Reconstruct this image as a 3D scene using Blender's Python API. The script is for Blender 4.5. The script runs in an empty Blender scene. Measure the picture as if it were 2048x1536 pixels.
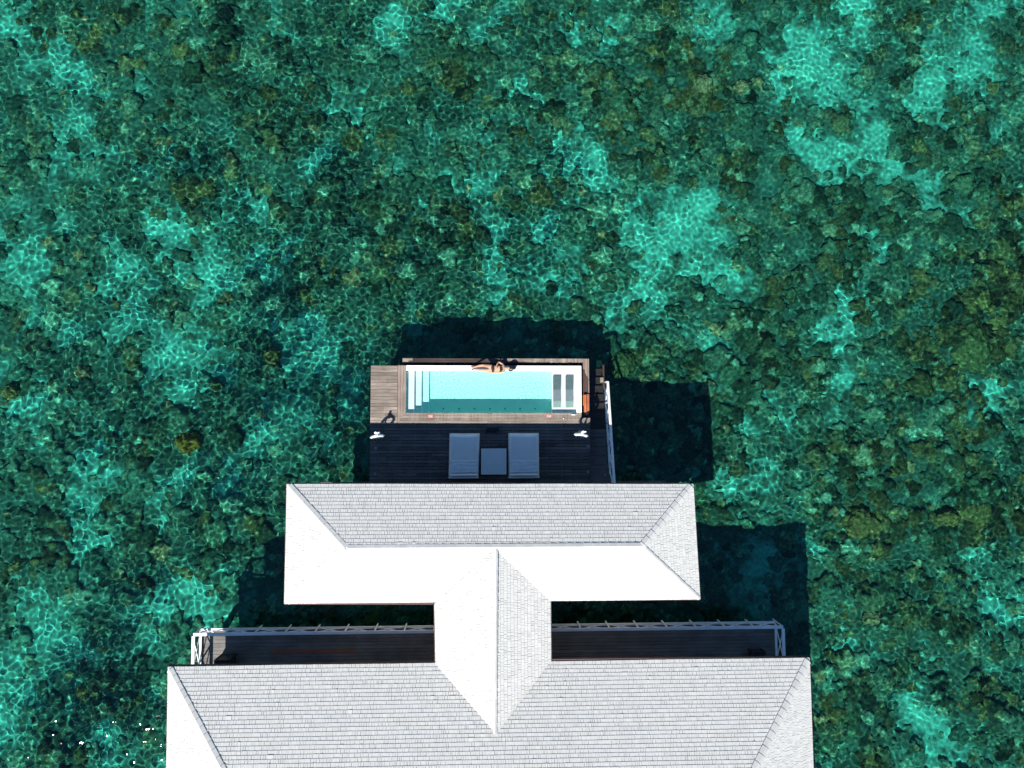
import bpy, bmesh, math, random
import numpy as np
from mathutils import Vector, Matrix, noise as mnoise

random.seed(7)
rng = np.random.default_rng(11)
sc = bpy.context.scene
C = sc.collection
R = math.radians

# ------------------------------------------------------------------ camera
F_PX, IMG_W, IMG_H = 1558.0, 2048.0, 1536.0
CAM_H = 32.0                       # camera above the deck boards (deck = z 0)
NADIR = (960.0, 885.0)
_d = Vector(((NADIR[0] - 1024) / F_PX, -(NADIR[1] - 768) / F_PX, -1.0)).normalized()
CAM_ROT = _d.rotation_difference(Vector((0, 0, -1))).to_matrix()
cam = bpy.data.cameras.new('camera')
cam_ob = bpy.data.objects.new('camera', cam)
C.objects.link(cam_ob)
cam_ob.matrix_world = Matrix.Translation((0, 0, CAM_H)) @ CAM_ROT.to_4x4()
cam.sensor_fit = 'HORIZONTAL'
cam.sensor_width = 36.0
cam.lens = 36.0 * F_PX / IMG_W
cam.clip_end = 2000
sc.camera = cam_ob


def U(px, py, z=0.0):
    """point of the photograph -> place in the world at height z"""
    d = CAM_ROT @ Vector(((px - 1024) / F_PX, -(py - 768) / F_PX, -1.0))
    t = (z - CAM_H) / d.z
    return (d.x * t, d.y * t)


# ------------------------------------------------------------------ sky, sun, exposure
SX, SY = 0.43, 0.82                # shadow run per metre of height (east, north)
SUN_EL = math.atan2(1, math.hypot(SX, SY))
world = bpy.data.worlds.new("World")
sc.world = world
world.use_nodes = True
nt = world.node_tree
sky = nt.nodes.new('ShaderNodeTexSky')
sky.sky_type = 'NISHITA'
sky.sun_disc = False
sky.sun_elevation = SUN_EL
sky.sun_rotation = math.atan2(-SX, -SY) % (2 * math.pi)
sky.air_density = 1.0
sky.dust_density = 0.0
sky.ozone_density = 5.0
hsv = nt.nodes.new('ShaderNodeHueSaturation')
hsv.inputs['Saturation'].default_value = 1.08
nt.links.new(sky.outputs[0], hsv.inputs['Color'])
nt.links.new(hsv.outputs[0], nt.nodes['Background'].inputs[0])
nt.nodes['Background'].inputs[1].default_value = 0.072
sun = bpy.data.lights.new('sun', 'SUN')
sun.energy = 5.0
sun.angle = R(0.53)
sun.color = (1.0, 0.955, 0.89)
sun.cycles.is_caustics_light = True
sun_ob = bpy.data.objects.new('sun', sun)
C.objects.link(sun_ob)
sun_ob.rotation_euler = Vector((SX, SY, -1)).to_track_quat('-Z', 'Y').to_euler()
sun_ob.location = (-20, -35, 45)
sc.view_settings.view_transform = 'Standard'
sc.view_settings.look = 'None'
sc.view_settings.exposure = 0.75
sc.view_settings.gamma = 1
sc.cycles.caustics_refractive = True
sc.cycles.caustics_reflective = False
sc.cycles.max_bounces = 12
sc.cycles.diffuse_bounces = 7
sc.cycles.transmission_bounces = 6
sc.cycles.sample_clamp_indirect = 4.0
sc.cycles.use_denoising = True

WATER_Z = -1.3
BED_Z = -3.25


# ------------------------------------------------------------------ object helpers
def tag(o, label=None, cat=None, group=None, kind=None):
    if label: o['label'] = label
    if cat: o['category'] = cat
    if group: o['group'] = group
    if kind: o['kind'] = kind
    return o


def thing(name, loc, label, cat, group=None, rz=0.0):
    o = bpy.data.objects.new(name, None)
    C.objects.link(o)
    o.location = loc
    o.rotation_euler = (0, 0, rz)
    o.empty_display_size = 0.3
    return tag(o, label, cat, group)


def org(o):
    v = Vector((0, 0, 0))
    while o is not None:
        v += o.location
        o = o.parent
    return v


class MB:
    def __init__(s):
        s.v, s.f = [], []

    def box(s, x0, x1, y0, y1, z0, z1):
        return s.hexa([(x0, y0), (x1, y0), (x1, y1), (x0, y1)], z0, z1)

    def hexa(s, q, z0, z1):
        b = len(s.v)
        s.v += [(p[0], p[1], z0) for p in q] + [(p[0], p[1], z1) for p in q]
        n = len(q)
        s.f += [tuple(b + n - 1 - i for i in range(n)), tuple(b + n + i for i in range(n))]
        for i in range(n):
            j = (i + 1) % n
            s.f.append((b + i, b + j, b + n + j, b + n + i))
        return s

    def bar(s, p, q, w, h, up=(0, 0, 1)):
        """box beam from p to q, w wide (sideways), h deep (along up)"""
        p, q = Vector(p), Vector(q)
        d = (q - p).normalized()
        u = Vector(up)
        r = d.cross(u)
        if r.length < 1e-4:
            r = d.cross(Vector((0, 1, 0)))
        r.normalize()
        u = r.cross(d).normalized()
        b = len(s.v)
        for e in (p, q):
            for a, c in ((-1, -1), (1, -1), (1, 1), (-1, 1)):
                s.v.append(tuple(e + r * a * w / 2 + u * c * h / 2))
        s.f += [(b + 3, b + 2, b + 1, b), (b + 4, b + 5, b + 6, b + 7)]
        for i in range(4):
            j = (i + 1) % 4
            s.f.append((b + i, b + j, b + 4 + j, b + 4 + i))
        return s

    def tube(s, pts, r, n=10, closed=False):
        pts = [Vector(p) for p in pts]
        rs = r if isinstance(r, (list, tuple)) else [r] * len(pts)
        b = len(s.v)
        m = len(pts)
        up = Vector((0.13, 0.21, 0.97))
        for i, p in enumerate(pts):
            a = pts[i - 1] if (i > 0 or closed) else p
            c = pts[(i + 1) % m] if (i < m - 1 or closed) else p
            d = (c - a).normalized()
            x = d.cross(up)
            if x.length < 1e-3: x = d.cross(Vector((1, 0, 0)))
            x.normalize()
            y = d.cross(x)
            for k in range(n):
                t = 2 * math.pi * k / n
                s.v.append(tuple(p + (x * math.cos(t) + y * math.sin(t)) * rs[i]))
        for i in range(m if closed else m - 1):
            for k in range(n):
                i2 = (i + 1) % m
                k2 = (k + 1) % n
                s.f.append((b + i * n + k, b + i * n + k2, b + i2 * n + k2, b + i2 * n + k))
        if not closed:
            s.f.append(tuple(b + k for k in reversed(range(n))))
            s.f.append(tuple(b + (m - 1) * n + k for k in range(n)))
        return s

    def cyl(s, x, y, z0, z1, r, n=16):
        return s.tube([(x, y, z0), (x, y, z1)], r, n)

    def build(s, name, mat, parent=None, bevel=0.0, smooth=False, receiver=False, seg=1):
        o0 = org(parent) if parent is not None else Vector((0, 0, 0))
        me = bpy.data.meshes.new(name)
        me.from_pydata([(a - o0.x, b - o0.y, c - o0.z) for a, b, c in s.v], [], s.f)
        me.update()
        bm = bmesh.new()
        bm.from_mesh(me)
        bmesh.ops.recalc_face_normals(bm, faces=bm.faces)
        if bevel > 0:
            bmesh.ops.bevel(bm, geom=[e for e in bm.edges if len(e.link_faces) == 2 and e.calc_face_angle(0) > 0.6],
                            offset=bevel, segments=seg, affect='EDGES', profile=0.5)
        bm.to_mesh(me)
        bm.free()
        if smooth:
            me.polygons.foreach_set('use_smooth', [True] * len(me.polygons))
        if mat: me.materials.append(mat)
        o = bpy.data.objects.new(name, me)
        C.objects.link(o)
        if parent is not None: o.parent = parent
        if receiver: o.cycles.is_caustics_receiver = True
        return o


def grid_mesh(name, X, Y, Z, mat, col=None, mask=None, receiver=False):
    ny, nx = X.shape
    v = np.stack([X, Y, Z], -1).reshape(-1, 3).astype(np.float32)
    i = np.arange(nx * ny).reshape(ny, nx)
    f = np.stack([i[:-1, :-1], i[:-1, 1:], i[1:, 1:], i[1:, :-1]], -1).reshape(-1, 4)
    if mask is not None:
        mk = mask[:-1, :-1] | mask[:-1, 1:] | mask[1:, 1:] | mask[1:, :-1]
        f = f[mk.reshape(-1)]
        used = np.zeros(nx * ny, bool)
        used[f.ravel()] = True
        remap = np.cumsum(used) - 1
        v = v[used]
        f = remap[f]
        if col is not None: col = col.reshape(-1, 4)[used]
    me = bpy.data.meshes.new(name)
    me.vertices.add(len(v))
    me.vertices.foreach_set('co', v.ravel())
    me.loops.add(f.size)
    me.loops.foreach_set('vertex_index', f.ravel().astype(np.int32))
    me.polygons.add(len(f))
    me.polygons.foreach_set('loop_start', (np.arange(len(f)) * 4).astype(np.int32))
    me.polygons.foreach_set('use_smooth', np.ones(len(f), bool))
    me.update(calc_edges=True)
    if col is not None:
        a = me.color_attributes.new('tone', 'FLOAT_COLOR', 'POINT')
        a.data.foreach_set('color', col.reshape(-1).astype(np.float32))
    me.materials.append(mat)
    o = bpy.data.objects.new(name, me)
    C.objects.link(o)
    if receiver: o.cycles.is_caustics_receiver = True
    return o


def copy_tree(o, parent=None):
    c = o.copy()
    C.objects.link(c)
    if parent is not None: c.parent = parent
    for ch in [k for k in C.objects if k.parent == o]:
        copy_tree(ch, c)
    return c


# ------------------------------------------------------------------ materials
def new_mat(name):
    m = bpy.data.materials.new(name)
    m.use_nodes = True
    return m, m.node_tree, m.node_tree.nodes['Principled BSDF']


def N(nt, typ, **kw):
    n = nt.nodes.new(typ)
    for k, v in kw.items(): setattr(n, k, v)
    return n


def ramp(nt, stops):
    r = nt.nodes.new('ShaderNodeValToRGB')
    e = r.color_ramp.elements
    while len(e) > 1: e.remove(e[-1])
    e[0].position = stops[0][0]
    e[0].color = (*stops[0][1], 1)
    for p, c in stops[1:]:
        x = e.new(p)
        x.color = (*c, 1)
    return r


def mat_plain(name, col, rough=0.6, var=0.12, scale=6.0, bump=0.0, metal=0.0, island=0.0):
    m, nt, b = new_mat(name)
    L = nt.links
    tc = N(nt, 'ShaderNodeTexCoord')
    no = N(nt, 'ShaderNodeTexNoise')
    no.inputs['Scale'].default_value = scale
    no.inputs['Detail'].default_value = 5
    L.new(tc.outputs['Object'], no.inputs['Vector'])
    c = Vector(col)
    r = ramp(nt, [(0.3, tuple(c * (1 - var))), (0.7, tuple(c * (1 + var * 0.6)))])
    L.new(no.outputs['Fac'], r.inputs[0])
    out = r.outputs[0]
    if island:
        g = N(nt, 'ShaderNodeNewGeometry')
        mr = N(nt, 'ShaderNodeMapRange')
        mr.inputs['To Min'].default_value = 1 - island
        mr.inputs['To Max'].default_value = 1 + island * 0.5
        L.new(g.outputs['Random Per Island'], mr.inputs['Value'])
        mx = N(nt, 'ShaderNodeMix', data_type='RGBA', blend_type='MULTIPLY')
        mx.inputs[0].default_value = 1
        L.new(out, mx.inputs[6])
        L.new(mr.outputs[0], mx.inputs[7])
        out = mx.outputs[2]
    L.new(out, b.inputs['Base Color'])
    b.inputs['Roughness'].default_value = rough
    b.inputs['Metallic'].default_value = metal
    if bump:
        bp = N(nt, 'ShaderNodeBump')
        bp.inputs['Strength'].default_value = bump
        bp.inputs['Distance'].default_value = 0.01
        L.new(no.outputs['Fac'], bp.inputs['Height'])
        L.new(bp.outputs[0], b.inputs['Normal'])
    return m


def mat_wood(name, dark, light, axis='x', rough=0.75, island=0.35, stain=None, stain_scale=0.6):
    m, nt, b = new_mat(name)
    L = nt.links
    tc = N(nt, 'ShaderNodeTexCoord')
    mp = N(nt, 'ShaderNodeMapping')
    mp.inputs['Scale'].default_value = (1.2, 30, 30) if axis == 'x' else (30, 1.2, 30)
    L.new(tc.outputs['Object'], mp.inputs[0])
    no = N(nt, 'ShaderNodeTexNoise')
    no.inputs['Scale'].default_value = 1.6
    no.inputs['Detail'].default_value = 6
    no.inputs['Roughness'].default_value = 0.65
    L.new(mp.outputs[0], no.inputs['Vector'])
    r = ramp(nt, [(0.3, dark), (0.72, light)])
    L.new(no.outputs['Fac'], r.inputs[0])
    g = N(nt, 'ShaderNodeNewGeometry')
    mr = N(nt, 'ShaderNodeMapRange')
    mr.inputs['To Min'].default_value = 1 - island
    mr.inputs['To Max'].default_value = 1 + island * 0.7
    L.new(g.outputs['Random Per Island'], mr.inputs['Value'])
    mx = N(nt, 'ShaderNodeMix', data_type='RGBA', blend_type='MULTIPLY')
    mx.inputs[0].default_value = 1
    L.new(r.outputs[0], mx.inputs[6])
    L.new(mr.outputs[0], mx.inputs[7])
    # weathering blotches
    n2 = N(nt, 'ShaderNodeTexNoise')
    n2.inputs['Scale'].default_value = stain_scale * 2.2
    n2.inputs['Detail'].default_value = 4
    L.new(tc.outputs['Object'], n2.inputs['Vector'])
    r2 = ramp(nt, [(0.35, (0.78, 0.74, 0.72)), (0.65, (1.12, 1.1, 1.08))])
    L.new(n2.outputs['Fac'], r2.inputs[0])
    m2 = N(nt, 'ShaderNodeMix', data_type='RGBA', blend_type='MULTIPLY')
    m2.inputs[0].default_value = 1
    L.new(mx.outputs[2], m2.inputs[6])
    L.new(r2.outputs[0], m2.inputs[7])
    L.new(m2.outputs[2], b.inputs['Base Color'])
    b.inputs['Roughness'].default_value = rough
    bp = N(nt, 'ShaderNodeBump')
    bp.inputs['Strength'].default_value = 0.5
    bp.inputs['Distance'].default_value = 0.004
    L.new(no.outputs['Fac'], bp.inputs['Height'])
    L.new(bp.outputs[0], b.inputs['Normal'])
    return m


def mat_water(name, tint, rough=0.0, glint=False):
    m = bpy.data.materials.new(name)
    m.use_nodes = True
    nt = m.node_tree
    nt.nodes.clear()
    o = N(nt, 'ShaderNodeOutputMaterial')
    g = N(nt, 'ShaderNodeBsdfGlass')
    g.inputs['IOR'].default_value = 1.33
    g.inputs['Roughness'].default_value = rough
    g.inputs['Color'].default_value = (*tint, 1)
    nt.links.new(g.outputs[0], o.inputs[0])
    if glint:                                   # the smallest ripples widen the mirrored sun a little
        gl = N(nt, 'ShaderNodeBsdfGlossy')
        gl.inputs['Roughness'].default_value = 0.07
        gl.inputs['Color'].default_value = (1, 1, 1, 1)
        mx = N(nt, 'ShaderNodeMixShader')
        mx.inputs[0].default_value = 0.009
        nt.links.new(g.outputs[0], mx.inputs[1])
        nt.links.new(gl.outputs[0], mx.inputs[2])
        nt.links.new(mx.outputs[0], o.inputs[0])
    return m


def mat_reef(name, rough=0.9, detail=1.0):
    """vertex colours say which coral or sand it is, fine noise gives polyps and rubble"""
    m, nt, b = new_mat(name)
    L = nt.links
    at = N(nt, 'ShaderNodeAttribute', attribute_name='tone')
    tc = N(nt, 'ShaderNodeTexCoord')
    n1 = N(nt, 'ShaderNodeTexNoise')
    n1.inputs['Scale'].default_value = 7.0
    n1.inputs['Detail'].default_value = 8
    n1.inputs['Roughness'].default_value = 0.75
    L.new(tc.outputs['Object'], n1.inputs['Vector'])
    r1 = ramp(nt, [(0.33, (1 - 0.6 * detail,) * 3), (0.5, (1.0,) * 3), (0.68, (1 + 0.9 * detail,) * 3)])
    L.new(n1.outputs['Fac'], r1.inputs[0])
    mx = N(nt, 'ShaderNodeMix', data_type='RGBA', blend_type='MULTIPLY')
    mx.inputs[0].default_value = 1
    L.new(at.outputs['Color'], mx.inputs[6])
    L.new(r1.outputs[0], mx.inputs[7])
    # polyps, rubble and small growths: a mosaic of hand-sized patches of different tone
    wp = N(nt, 'ShaderNodeTexNoise')
    wp.inputs['Scale'].default_value = 3.0
    ad = N(nt, 'ShaderNodeMix', data_type='RGBA', blend_type='ADD')
    ad.inputs[0].default_value = 0.16
    L.new(tc.outputs['Object'], wp.inputs['Vector'])
    L.new(tc.outputs['Object'], ad.inputs[6])
    L.new(wp.outputs['Color'], ad.inputs[7])
    vo = N(nt, 'ShaderNodeTexVoronoi')
    vo.inputs['Scale'].default_value = 7.5
    L.new(ad.outputs[2], vo.inputs['Vector'])
    r3 = ramp(nt, [(0.0, (1 - 0.5 * detail,) * 3), (0.5, (1.0,) * 3), (1.0, (1 + 0.75 * detail, 1 + 0.65 * detail, 1 + 0.55 * detail))])
    L.new(vo.outputs['Color'], r3.inputs[0])
    m3 = N(nt, 'ShaderNodeMix', data_type='RGBA', blend_type='MULTIPLY')
    m3.inputs[0].default_value = 1
    L.new(mx.outputs[2], m3.inputs[6])
    L.new(r3.outputs[0], m3.inputs[7])
    L.new(m3.outputs[2], b.inputs['Base Color'])
    b.inputs['Roughness'].default_value = rough
    b.inputs['Specular IOR Level'].default_value = 0.1
    bp = N(nt, 'ShaderNodeBump')
    bp.inputs['Strength'].default_value = 0.8 * detail
    bp.inputs['Distance'].default_value = 0.06
    L.new(n1.outputs['Fac'], bp.inputs['Height'])
    L.new(bp.outputs[0], b.inputs['Normal'])
    return m


M = {}
M['shingle'] = mat_plain('white_shingle', (0.56, 0.56, 0.53), 0.75, 0.05, 3.0, 0.15, island=0.05)
M['underlay'] = mat_plain('roof_underlay', (0.10, 0.105, 0.11), 0.9, 0.2, 6)
M['cap'] = mat_plain('roof_cap', (0.53, 0.53, 0.505), 0.7, 0.08, 3.0, island=0.08)
M['fascia'] = mat_plain('fascia_brown', (0.10, 0.055, 0.045), 0.7, 0.25, 5)
M['soffit'] = mat_plain('soffit', (0.12, 0.09, 0.08), 0.8, 0.2, 5)
M['wall'] = mat_plain('villa_wall', (0.62, 0.60, 0.56), 0.8, 0.08, 3)
M['glass_dark'] = mat_plain('window_glass', (0.03, 0.045, 0.05), 0.05, 0.1, 2)
M['pile'] = mat_plain('pile_concrete', (0.22, 0.21, 0.19), 0.9, 0.3, 4, 0.3)
M['deck_x'] = mat_wood('deck_wood_across', (0.115, 0.095, 0.078), (0.33, 0.28, 0.235), 'x')
M['deck_y'] = mat_wood('deck_wood_along', (0.12, 0.092, 0.075), (0.27, 0.215, 0.18), 'y')
M['deck_shade'] = mat_wood('terrace_wood_shade', (0.06, 0.056, 0.055), (0.16, 0.15, 0.145), 'x', island=0.4)  # darker copy of the deck wood, roof shade put into its colour
M['deck_south'] = mat_wood('verandah_wood', (0.095, 0.095, 0.095), (0.23, 0.222, 0.212), 'x', island=0.2)
M['wet'] = mat_wood('wet_wood', (0.026, 0.019, 0.016), (0.085, 0.062, 0.052), 'x', rough=0.35, island=0.25)
M['wet_y'] = mat_wood('wet_wood_along', (0.03, 0.02, 0.017), (0.09, 0.055, 0.045), 'y', rough=0.35, island=0.25)
M['tread_shade'] = mat_wood('tread_wood_shade', (0.005, 0.005, 0.005), (0.014, 0.013, 0.012), 'x', rough=0.5, island=0.3)  # near-black wood: shade on the lower stairs painted into the tread colour
M['red_wood'] = mat_wood('reddish_wood', (0.22, 0.07, 0.03), (0.42, 0.15, 0.07), 'x', island=0.1)
M['orange_wood'] = mat_wood('varnished_wood', (0.36, 0.09, 0.03), (0.60, 0.21, 0.085), 'y', rough=0.3, island=0.1)
M['white'] = mat_plain('white_paint', (0.80, 0.80, 0.79), 0.45, 0.06, 3)
M['rail'] = mat_plain('rail_paint', (0.82, 0.83, 0.83), 0.5, 0.10, 2.5)
M['fabric'] = mat_plain('daybed_fabric', (0.80, 0.80, 0.76), 0.95, 0.07, 1.6, 0.2)
M['towel'] = mat_plain('towel_fabric', (0.68, 0.75, 0.77), 0.95, 0.08, 5, 0.4)
M['table'] = mat_plain('table_top', (0.68, 0.73, 0.72), 0.5, 0.05, 2)
M['black'] = mat_plain('black_fabric', (0.012, 0.012, 0.014), 0.8, 0.3, 8)
M['cabinet'] = mat_plain('cabinet_black', (0.02, 0.02, 0.022), 0.6, 0.3, 8)
M['metal'] = mat_plain('brushed_metal', (0.45, 0.46, 0.47), 0.35, 0.1, 9, metal=0.9)
M['tile_pool'] = mat_plain('pool_tile', (0.38, 0.98, 0.86), 0.5, 0.04, 4)
M['tile_step_a'] = mat_plain('step_tile_pale', (0.84, 0.93, 0.93), 0.4, 0.02, 4)
M['tile_step_b'] = mat_plain('step_tile_aqua', (0.66, 0.94, 0.93), 0.4, 0.02, 4)
M['tile_step_c'] = mat_plain('step_tile_turquoise', (0.48, 0.94, 0.91), 0.4, 0.02, 4)
M['tile_rim'] = mat_plain('pool_rim', (0.93, 0.93, 0.92), 0.4, 0.03, 4)
M['pad_dark'] = mat_plain('mosaic_dark', (0.07, 0.14, 0.15), 0.5, 0.15, 9, island=0.1)
M['pad_mid'] = mat_plain('mosaic_grey', (0.24, 0.30, 0.33), 0.5, 0.1, 9)
M['pad_pale'] = mat_plain('mosaic_green', (0.26, 0.42, 0.38), 0.5, 0.1, 9)
M['jet'] = mat_plain('pool_fitting', (0.05, 0.14, 0.13), 0.5, 0.1, 9)
M['red'] = mat_plain('sign_red', (0.46, 0.14, 0.13), 0.5, 0.1, 9)
M['sign_white'] = mat_plain('sign_pale', (0.50, 0.34, 0.31), 0.5, 0.06, 9)
M['skin'] = mat_plain('skin', (0.50, 0.28, 0.18), 0.55, 0.06, 9)
M['hair'] = mat_plain('hair_black', (0.012, 0.010, 0.010), 0.35, 0.3, 25)
M['sea'] = mat_water('sea_water', (0.375, 0.90, 0.76), glint=True)
M['pool_water'] = mat_water('pool_water', (0.97, 1.0, 1.0))
M['reef'] = mat_reef('coral_growth', detail=0.75)
M['sand'] = mat_reef('sand_bed', detail=0.22)


# ------------------------------------------------------------------ numpy fields
def field(ny, nx, dx, lam_min, lam_max, slope=0.0, seed=0):
    """gaussian random field with wavelengths between lam_min and lam_max, unit rms"""
    r = np.random.default_rng(seed)
    w = np.fft.rfft2(r.standard_normal((ny, nx)))
    ky = np.fft.fftfreq(ny, dx)[:, None]
    kx = np.fft.rfftfreq(nx, dx)[None]
    k = np.hypot(kx, ky) + 1e-9
    lam = 1 / k
    a = np.exp(-(np.maximum(0, np.log(lam_min / lam)) * 4) ** 2) * np.exp(-(np.maximum(0, np.log(lam / lam_max)) * 4) ** 2)
    a = a * lam ** slope
    f = np.fft.irfft2(w * a, s=(ny, nx))
    return f / f.std()


# ------------------------------------------------------------------ sea surface
X0, X1, Y0, Y1 = -25.0, 27.5, -18.0, 23.5
DX = 0.047
xs = np.arange(X0, X1, DX)
ys = np.arange(Y0, Y1, DX)
WX, WY = np.meshgrid(xs, ys)
h = field(len(ys), len(xs), DX, 0.25, 0.80, 0.9, 3)
calm = 0.36 + 0.46 * np.exp(-(((WX + 6) / 9) ** 2 + ((WY + 0) / 11) ** 2)) + 0.75 * np.exp(-(((WX + 16.5) / 9.5) ** 2 + ((WY + 11) / 9) ** 2)) - 0.15 * np.exp(-(((WX - 15) / 9) ** 2 + ((WY - 11) / 12) ** 2))
h2 = field(len(ys), len(xs), DX, 1.6, 4.0, 1.0, 5)
gust = field(len(ys), len(xs), DX, 5.0, 14.0, 0.5, 8)
edge = np.minimum.reduce([(WX - X0), (X1 - WX), (WY - Y0), (Y1 - WY)])
fade = np.clip(edge / 1.0, 0, 1)
fade[edge < DX * 1.5] = 0
WZ = WATER_Z + fade * (h * 0.0050 * calm * (1 + 0.22 * np.clip(gust, -1.5, 1.5)) + h2 * 0.008)
ox = float(xs[-1])
oy = float(ys[-1])
sea = grid_mesh('water', WX, WY, WZ, M['sea'])
sea.cycles.is_caustics_caster = True
tag(sea, kind='structure')
# the rest of the lagoon out to the horizon, joined to the same sheet
bm = bmesh.new()
bm.from_mesh(sea.data)
BIG = 600
ii = [bm.verts.new((x, y, WATER_Z)) for x, y in ((-BIG, -BIG), (BIG, -BIG), (BIG, BIG), (-BIG, BIG))]
jj = [bm.verts.new((x, y, WATER_Z)) for x, y in ((X0, Y0), (ox, Y0), (ox, oy), (X0, oy))]
for k in range(4):
    f = bm.faces.new((ii[k], ii[(k + 1) % 4], jj[(k + 1) % 4], jj[k]))
    f.smooth = False
bm.to_mesh(sea.data)
bm.free()

# ------------------------------------------------------------------ reef and sand
GX = 0.06
gx = np.arange(-24.5, 27.0, GX)
gy = np.arange(-17.5, 23.0, GX)
BX, BY = np.meshgrid(gx, gy)
ny, nx = BX.shape


def px_w(x, y):
    return U(x, y, BED_Z + 0.45)


SAND = [(1590, 150, 75), (1665, 165, 75), (1600, 80, 50), (1420, 60, 55), (1720, 35, 55), (1960, 20, 50), (1880, 95, 65),
        (1700, 15, 40), (1150, 310, 48), (1110, 335, 35), (1185, 370, 40), (1400, 430, 75), (1345, 475, 50), (1245, 420, 40),
        (1290, 500, 45), (1630, 300, 48), (1740, 290, 52), (1690, 335, 50), (1590, 275, 30), (1795, 350, 35), (1870, 380, 42),
        (1850, 190, 65), (1960, 150, 55), (1400, 545, 40), (1460, 560, 40), (1720, 470, 30), (1765, 510, 40), (1700, 620, 55),
        (1640, 665, 40), (1420, 690, 35), (690, 210, 38), (722, 245, 28), (960, 375, 42), (900, 370, 26), (860, 240, 20),
        (1050, 190, 32), (1060, 250, 25), (870, 20, 42), (790, 40, 26), (1140, 65, 32), (1205, 65, 25), (985, 465, 42),
        (1090, 470, 32), (0, 70, 40), (40, 15, 32), (100, 95, 52), (250, 165, 42), (160, 155, 42), (130, 280, 55), (380, 325, 42),
        (370, 470, 55), (440, 540, 55), (340, 450, 42), (60, 540, 60), (250, 560, 60), (600, 720, 75), (690, 745, 60),
        (330, 720, 65), (430, 730, 60), (190, 930, 42), (180, 1020, 55), (200, 890, 35), (60, 800, 42), (350, 980, 50),
        (350, 1190, 60), (430, 1205, 55), (100, 1200, 60), (60, 1345, 50), (30, 1450, 40), (230, 1480, 35), (190, 1300, 50),
        (620, 640, 50), (480, 400, 40), (550, 510, 42), (1450, 960, 42), (1400, 965, 34), (1530, 955, 42), (1470, 1000, 34),
        (1985, 1205, 42), (2010, 1250, 42), (1970, 790, 32), (1995, 830, 32), (1850, 1345, 42), (1905, 1480, 65),
        (1850, 1450, 50), (1560, 1500, 32), (1670, 765, 32), (1300, 590, 34), (1230, 610, 42), (1500, 1160, 80), (1530, 1120, 50),
        (560, 160, 20), (640, 320, 24), (1010, 560, 40), (1120, 560, 40), (1920, 440, 35), (1560, 820, 40), (1490, 860, 34),
        (1640, 1090, 30), (1700, 1290, 34), (520, 860, 36), (480, 960, 34), (1950, 1090, 36), (640, 905, 30), (1330, 640, 36)]
DARK = [(1350, 120, 65, 1), (1410, 200, 55, .9), (600, 250, 45, .5), (880, 160, 55, .4), (1050, 270, 60, .6), (390, 400, 60, 1),
        (560, 180, 70, .4), (1820, 320, 42, 0), (1800, 262, 30, .1), (1980, 600, 80, 1), (1900, 720, 70, .9), (1960, 680, 55, 1),
        (2000, 500, 70, .8), (1700, 960, 65, .7), (1800, 960, 70, .6), (1720, 1050, 55, .8), (1900, 1050, 60, .7), (1500, 770, 70, .3),
        (120, 60, 55, .9), (190, 110, 55, .9), (80, 1090, 60, .3), (100, 1000, 45, .4), (230, 1390, 60, .5), (400, 1110, 70, .4),
        (280, 860, 80, .3), (600, 620, 60, .4), (640, 560, 50, .3), (760, 560, 70, .2), (900, 480, 60, .3), (800, 420, 60, .5),
        (700, 380, 55, .4), (1650, 560, 60, .4), (1800, 500, 60, .4), (1560, 590, 40, .3), (1750, 440, 40, .3), (1880, 1290, 50, .6),
        (1780, 1230, 60, .6), (2000, 1000, 60, .5), (2010, 400, 50, .5), (1250, 250, 60, .6), (1200, 180, 50, .6), (1480, 230, 60, .2),
        (500, 290, 60, .4), (420, 120, 60, .5), (460, 40, 30, 0), (300, 250, 50, .7), (250, 60, 60, .8), (1850, 80, 60, .8),
        (1650, 430, 50, .5), (480, 60, 60, .4), (1950, 900, 60, .6), (560, 1000, 60, .2), (280, 1080, 50, .3), (160, 1500, 60, .3),
        (30, 1120, 50, .4), (1950, 1400, 60, .5), (1680, 1400, 60, .5), (1350, 860, 200, 0)]
base_f = field(ny, nx, GX, 1.6, 6.0, 0.8, 21)
lf = 1 / (1 + np.exp((BX + 6) / 2.0))
rt = 1 / (1 + np.exp(-(BX - 12) / 2.0))
sandf = 0.30 * base_f - 0.27 + 0.20 * lf - 0.12 * rt
olive = 0.45 * field(ny, nx, GX, 1.5, 5.0, 0.6, 22) + 0.15 * rt * (BY < 8) - 0.14 * lf - 0.06
warp1 = field(ny, nx, GX, 0.6, 2.2, 0.6, 23) * 0.42
warp2 = field(ny, nx, GX, 0.6, 2.2, 0.6, 24) * 0.42
for x, y, r in SAND:
    cx, cy = px_w(x, y)
    rr = r / 44.0
    wgt = 0.6 if (x, y) in ((1500, 1160), (1530, 1120)) else (0.72 if x < 700 else 1.0)  # first two patches: sand colour toned down to deepen the roof shadow there
    sandf += 1.35 * wgt * np.exp(-(((BX + warp1 - cx) ** 2 + (BY + warp2 - cy) ** 2) / (rr * rr)) ** 1.3)
for x, y, r, o in DARK:
    cx, cy = px_w(x, y)
    rr = r / 44.0
    g = np.exp(-(((BX + warp1 - cx) ** 2 + (BY + warp2 - cy) ** 2) / (rr * rr)))
    sandf -= 0.62 * g
    olive += g * (o * 1.4 - 0.45)

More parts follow.
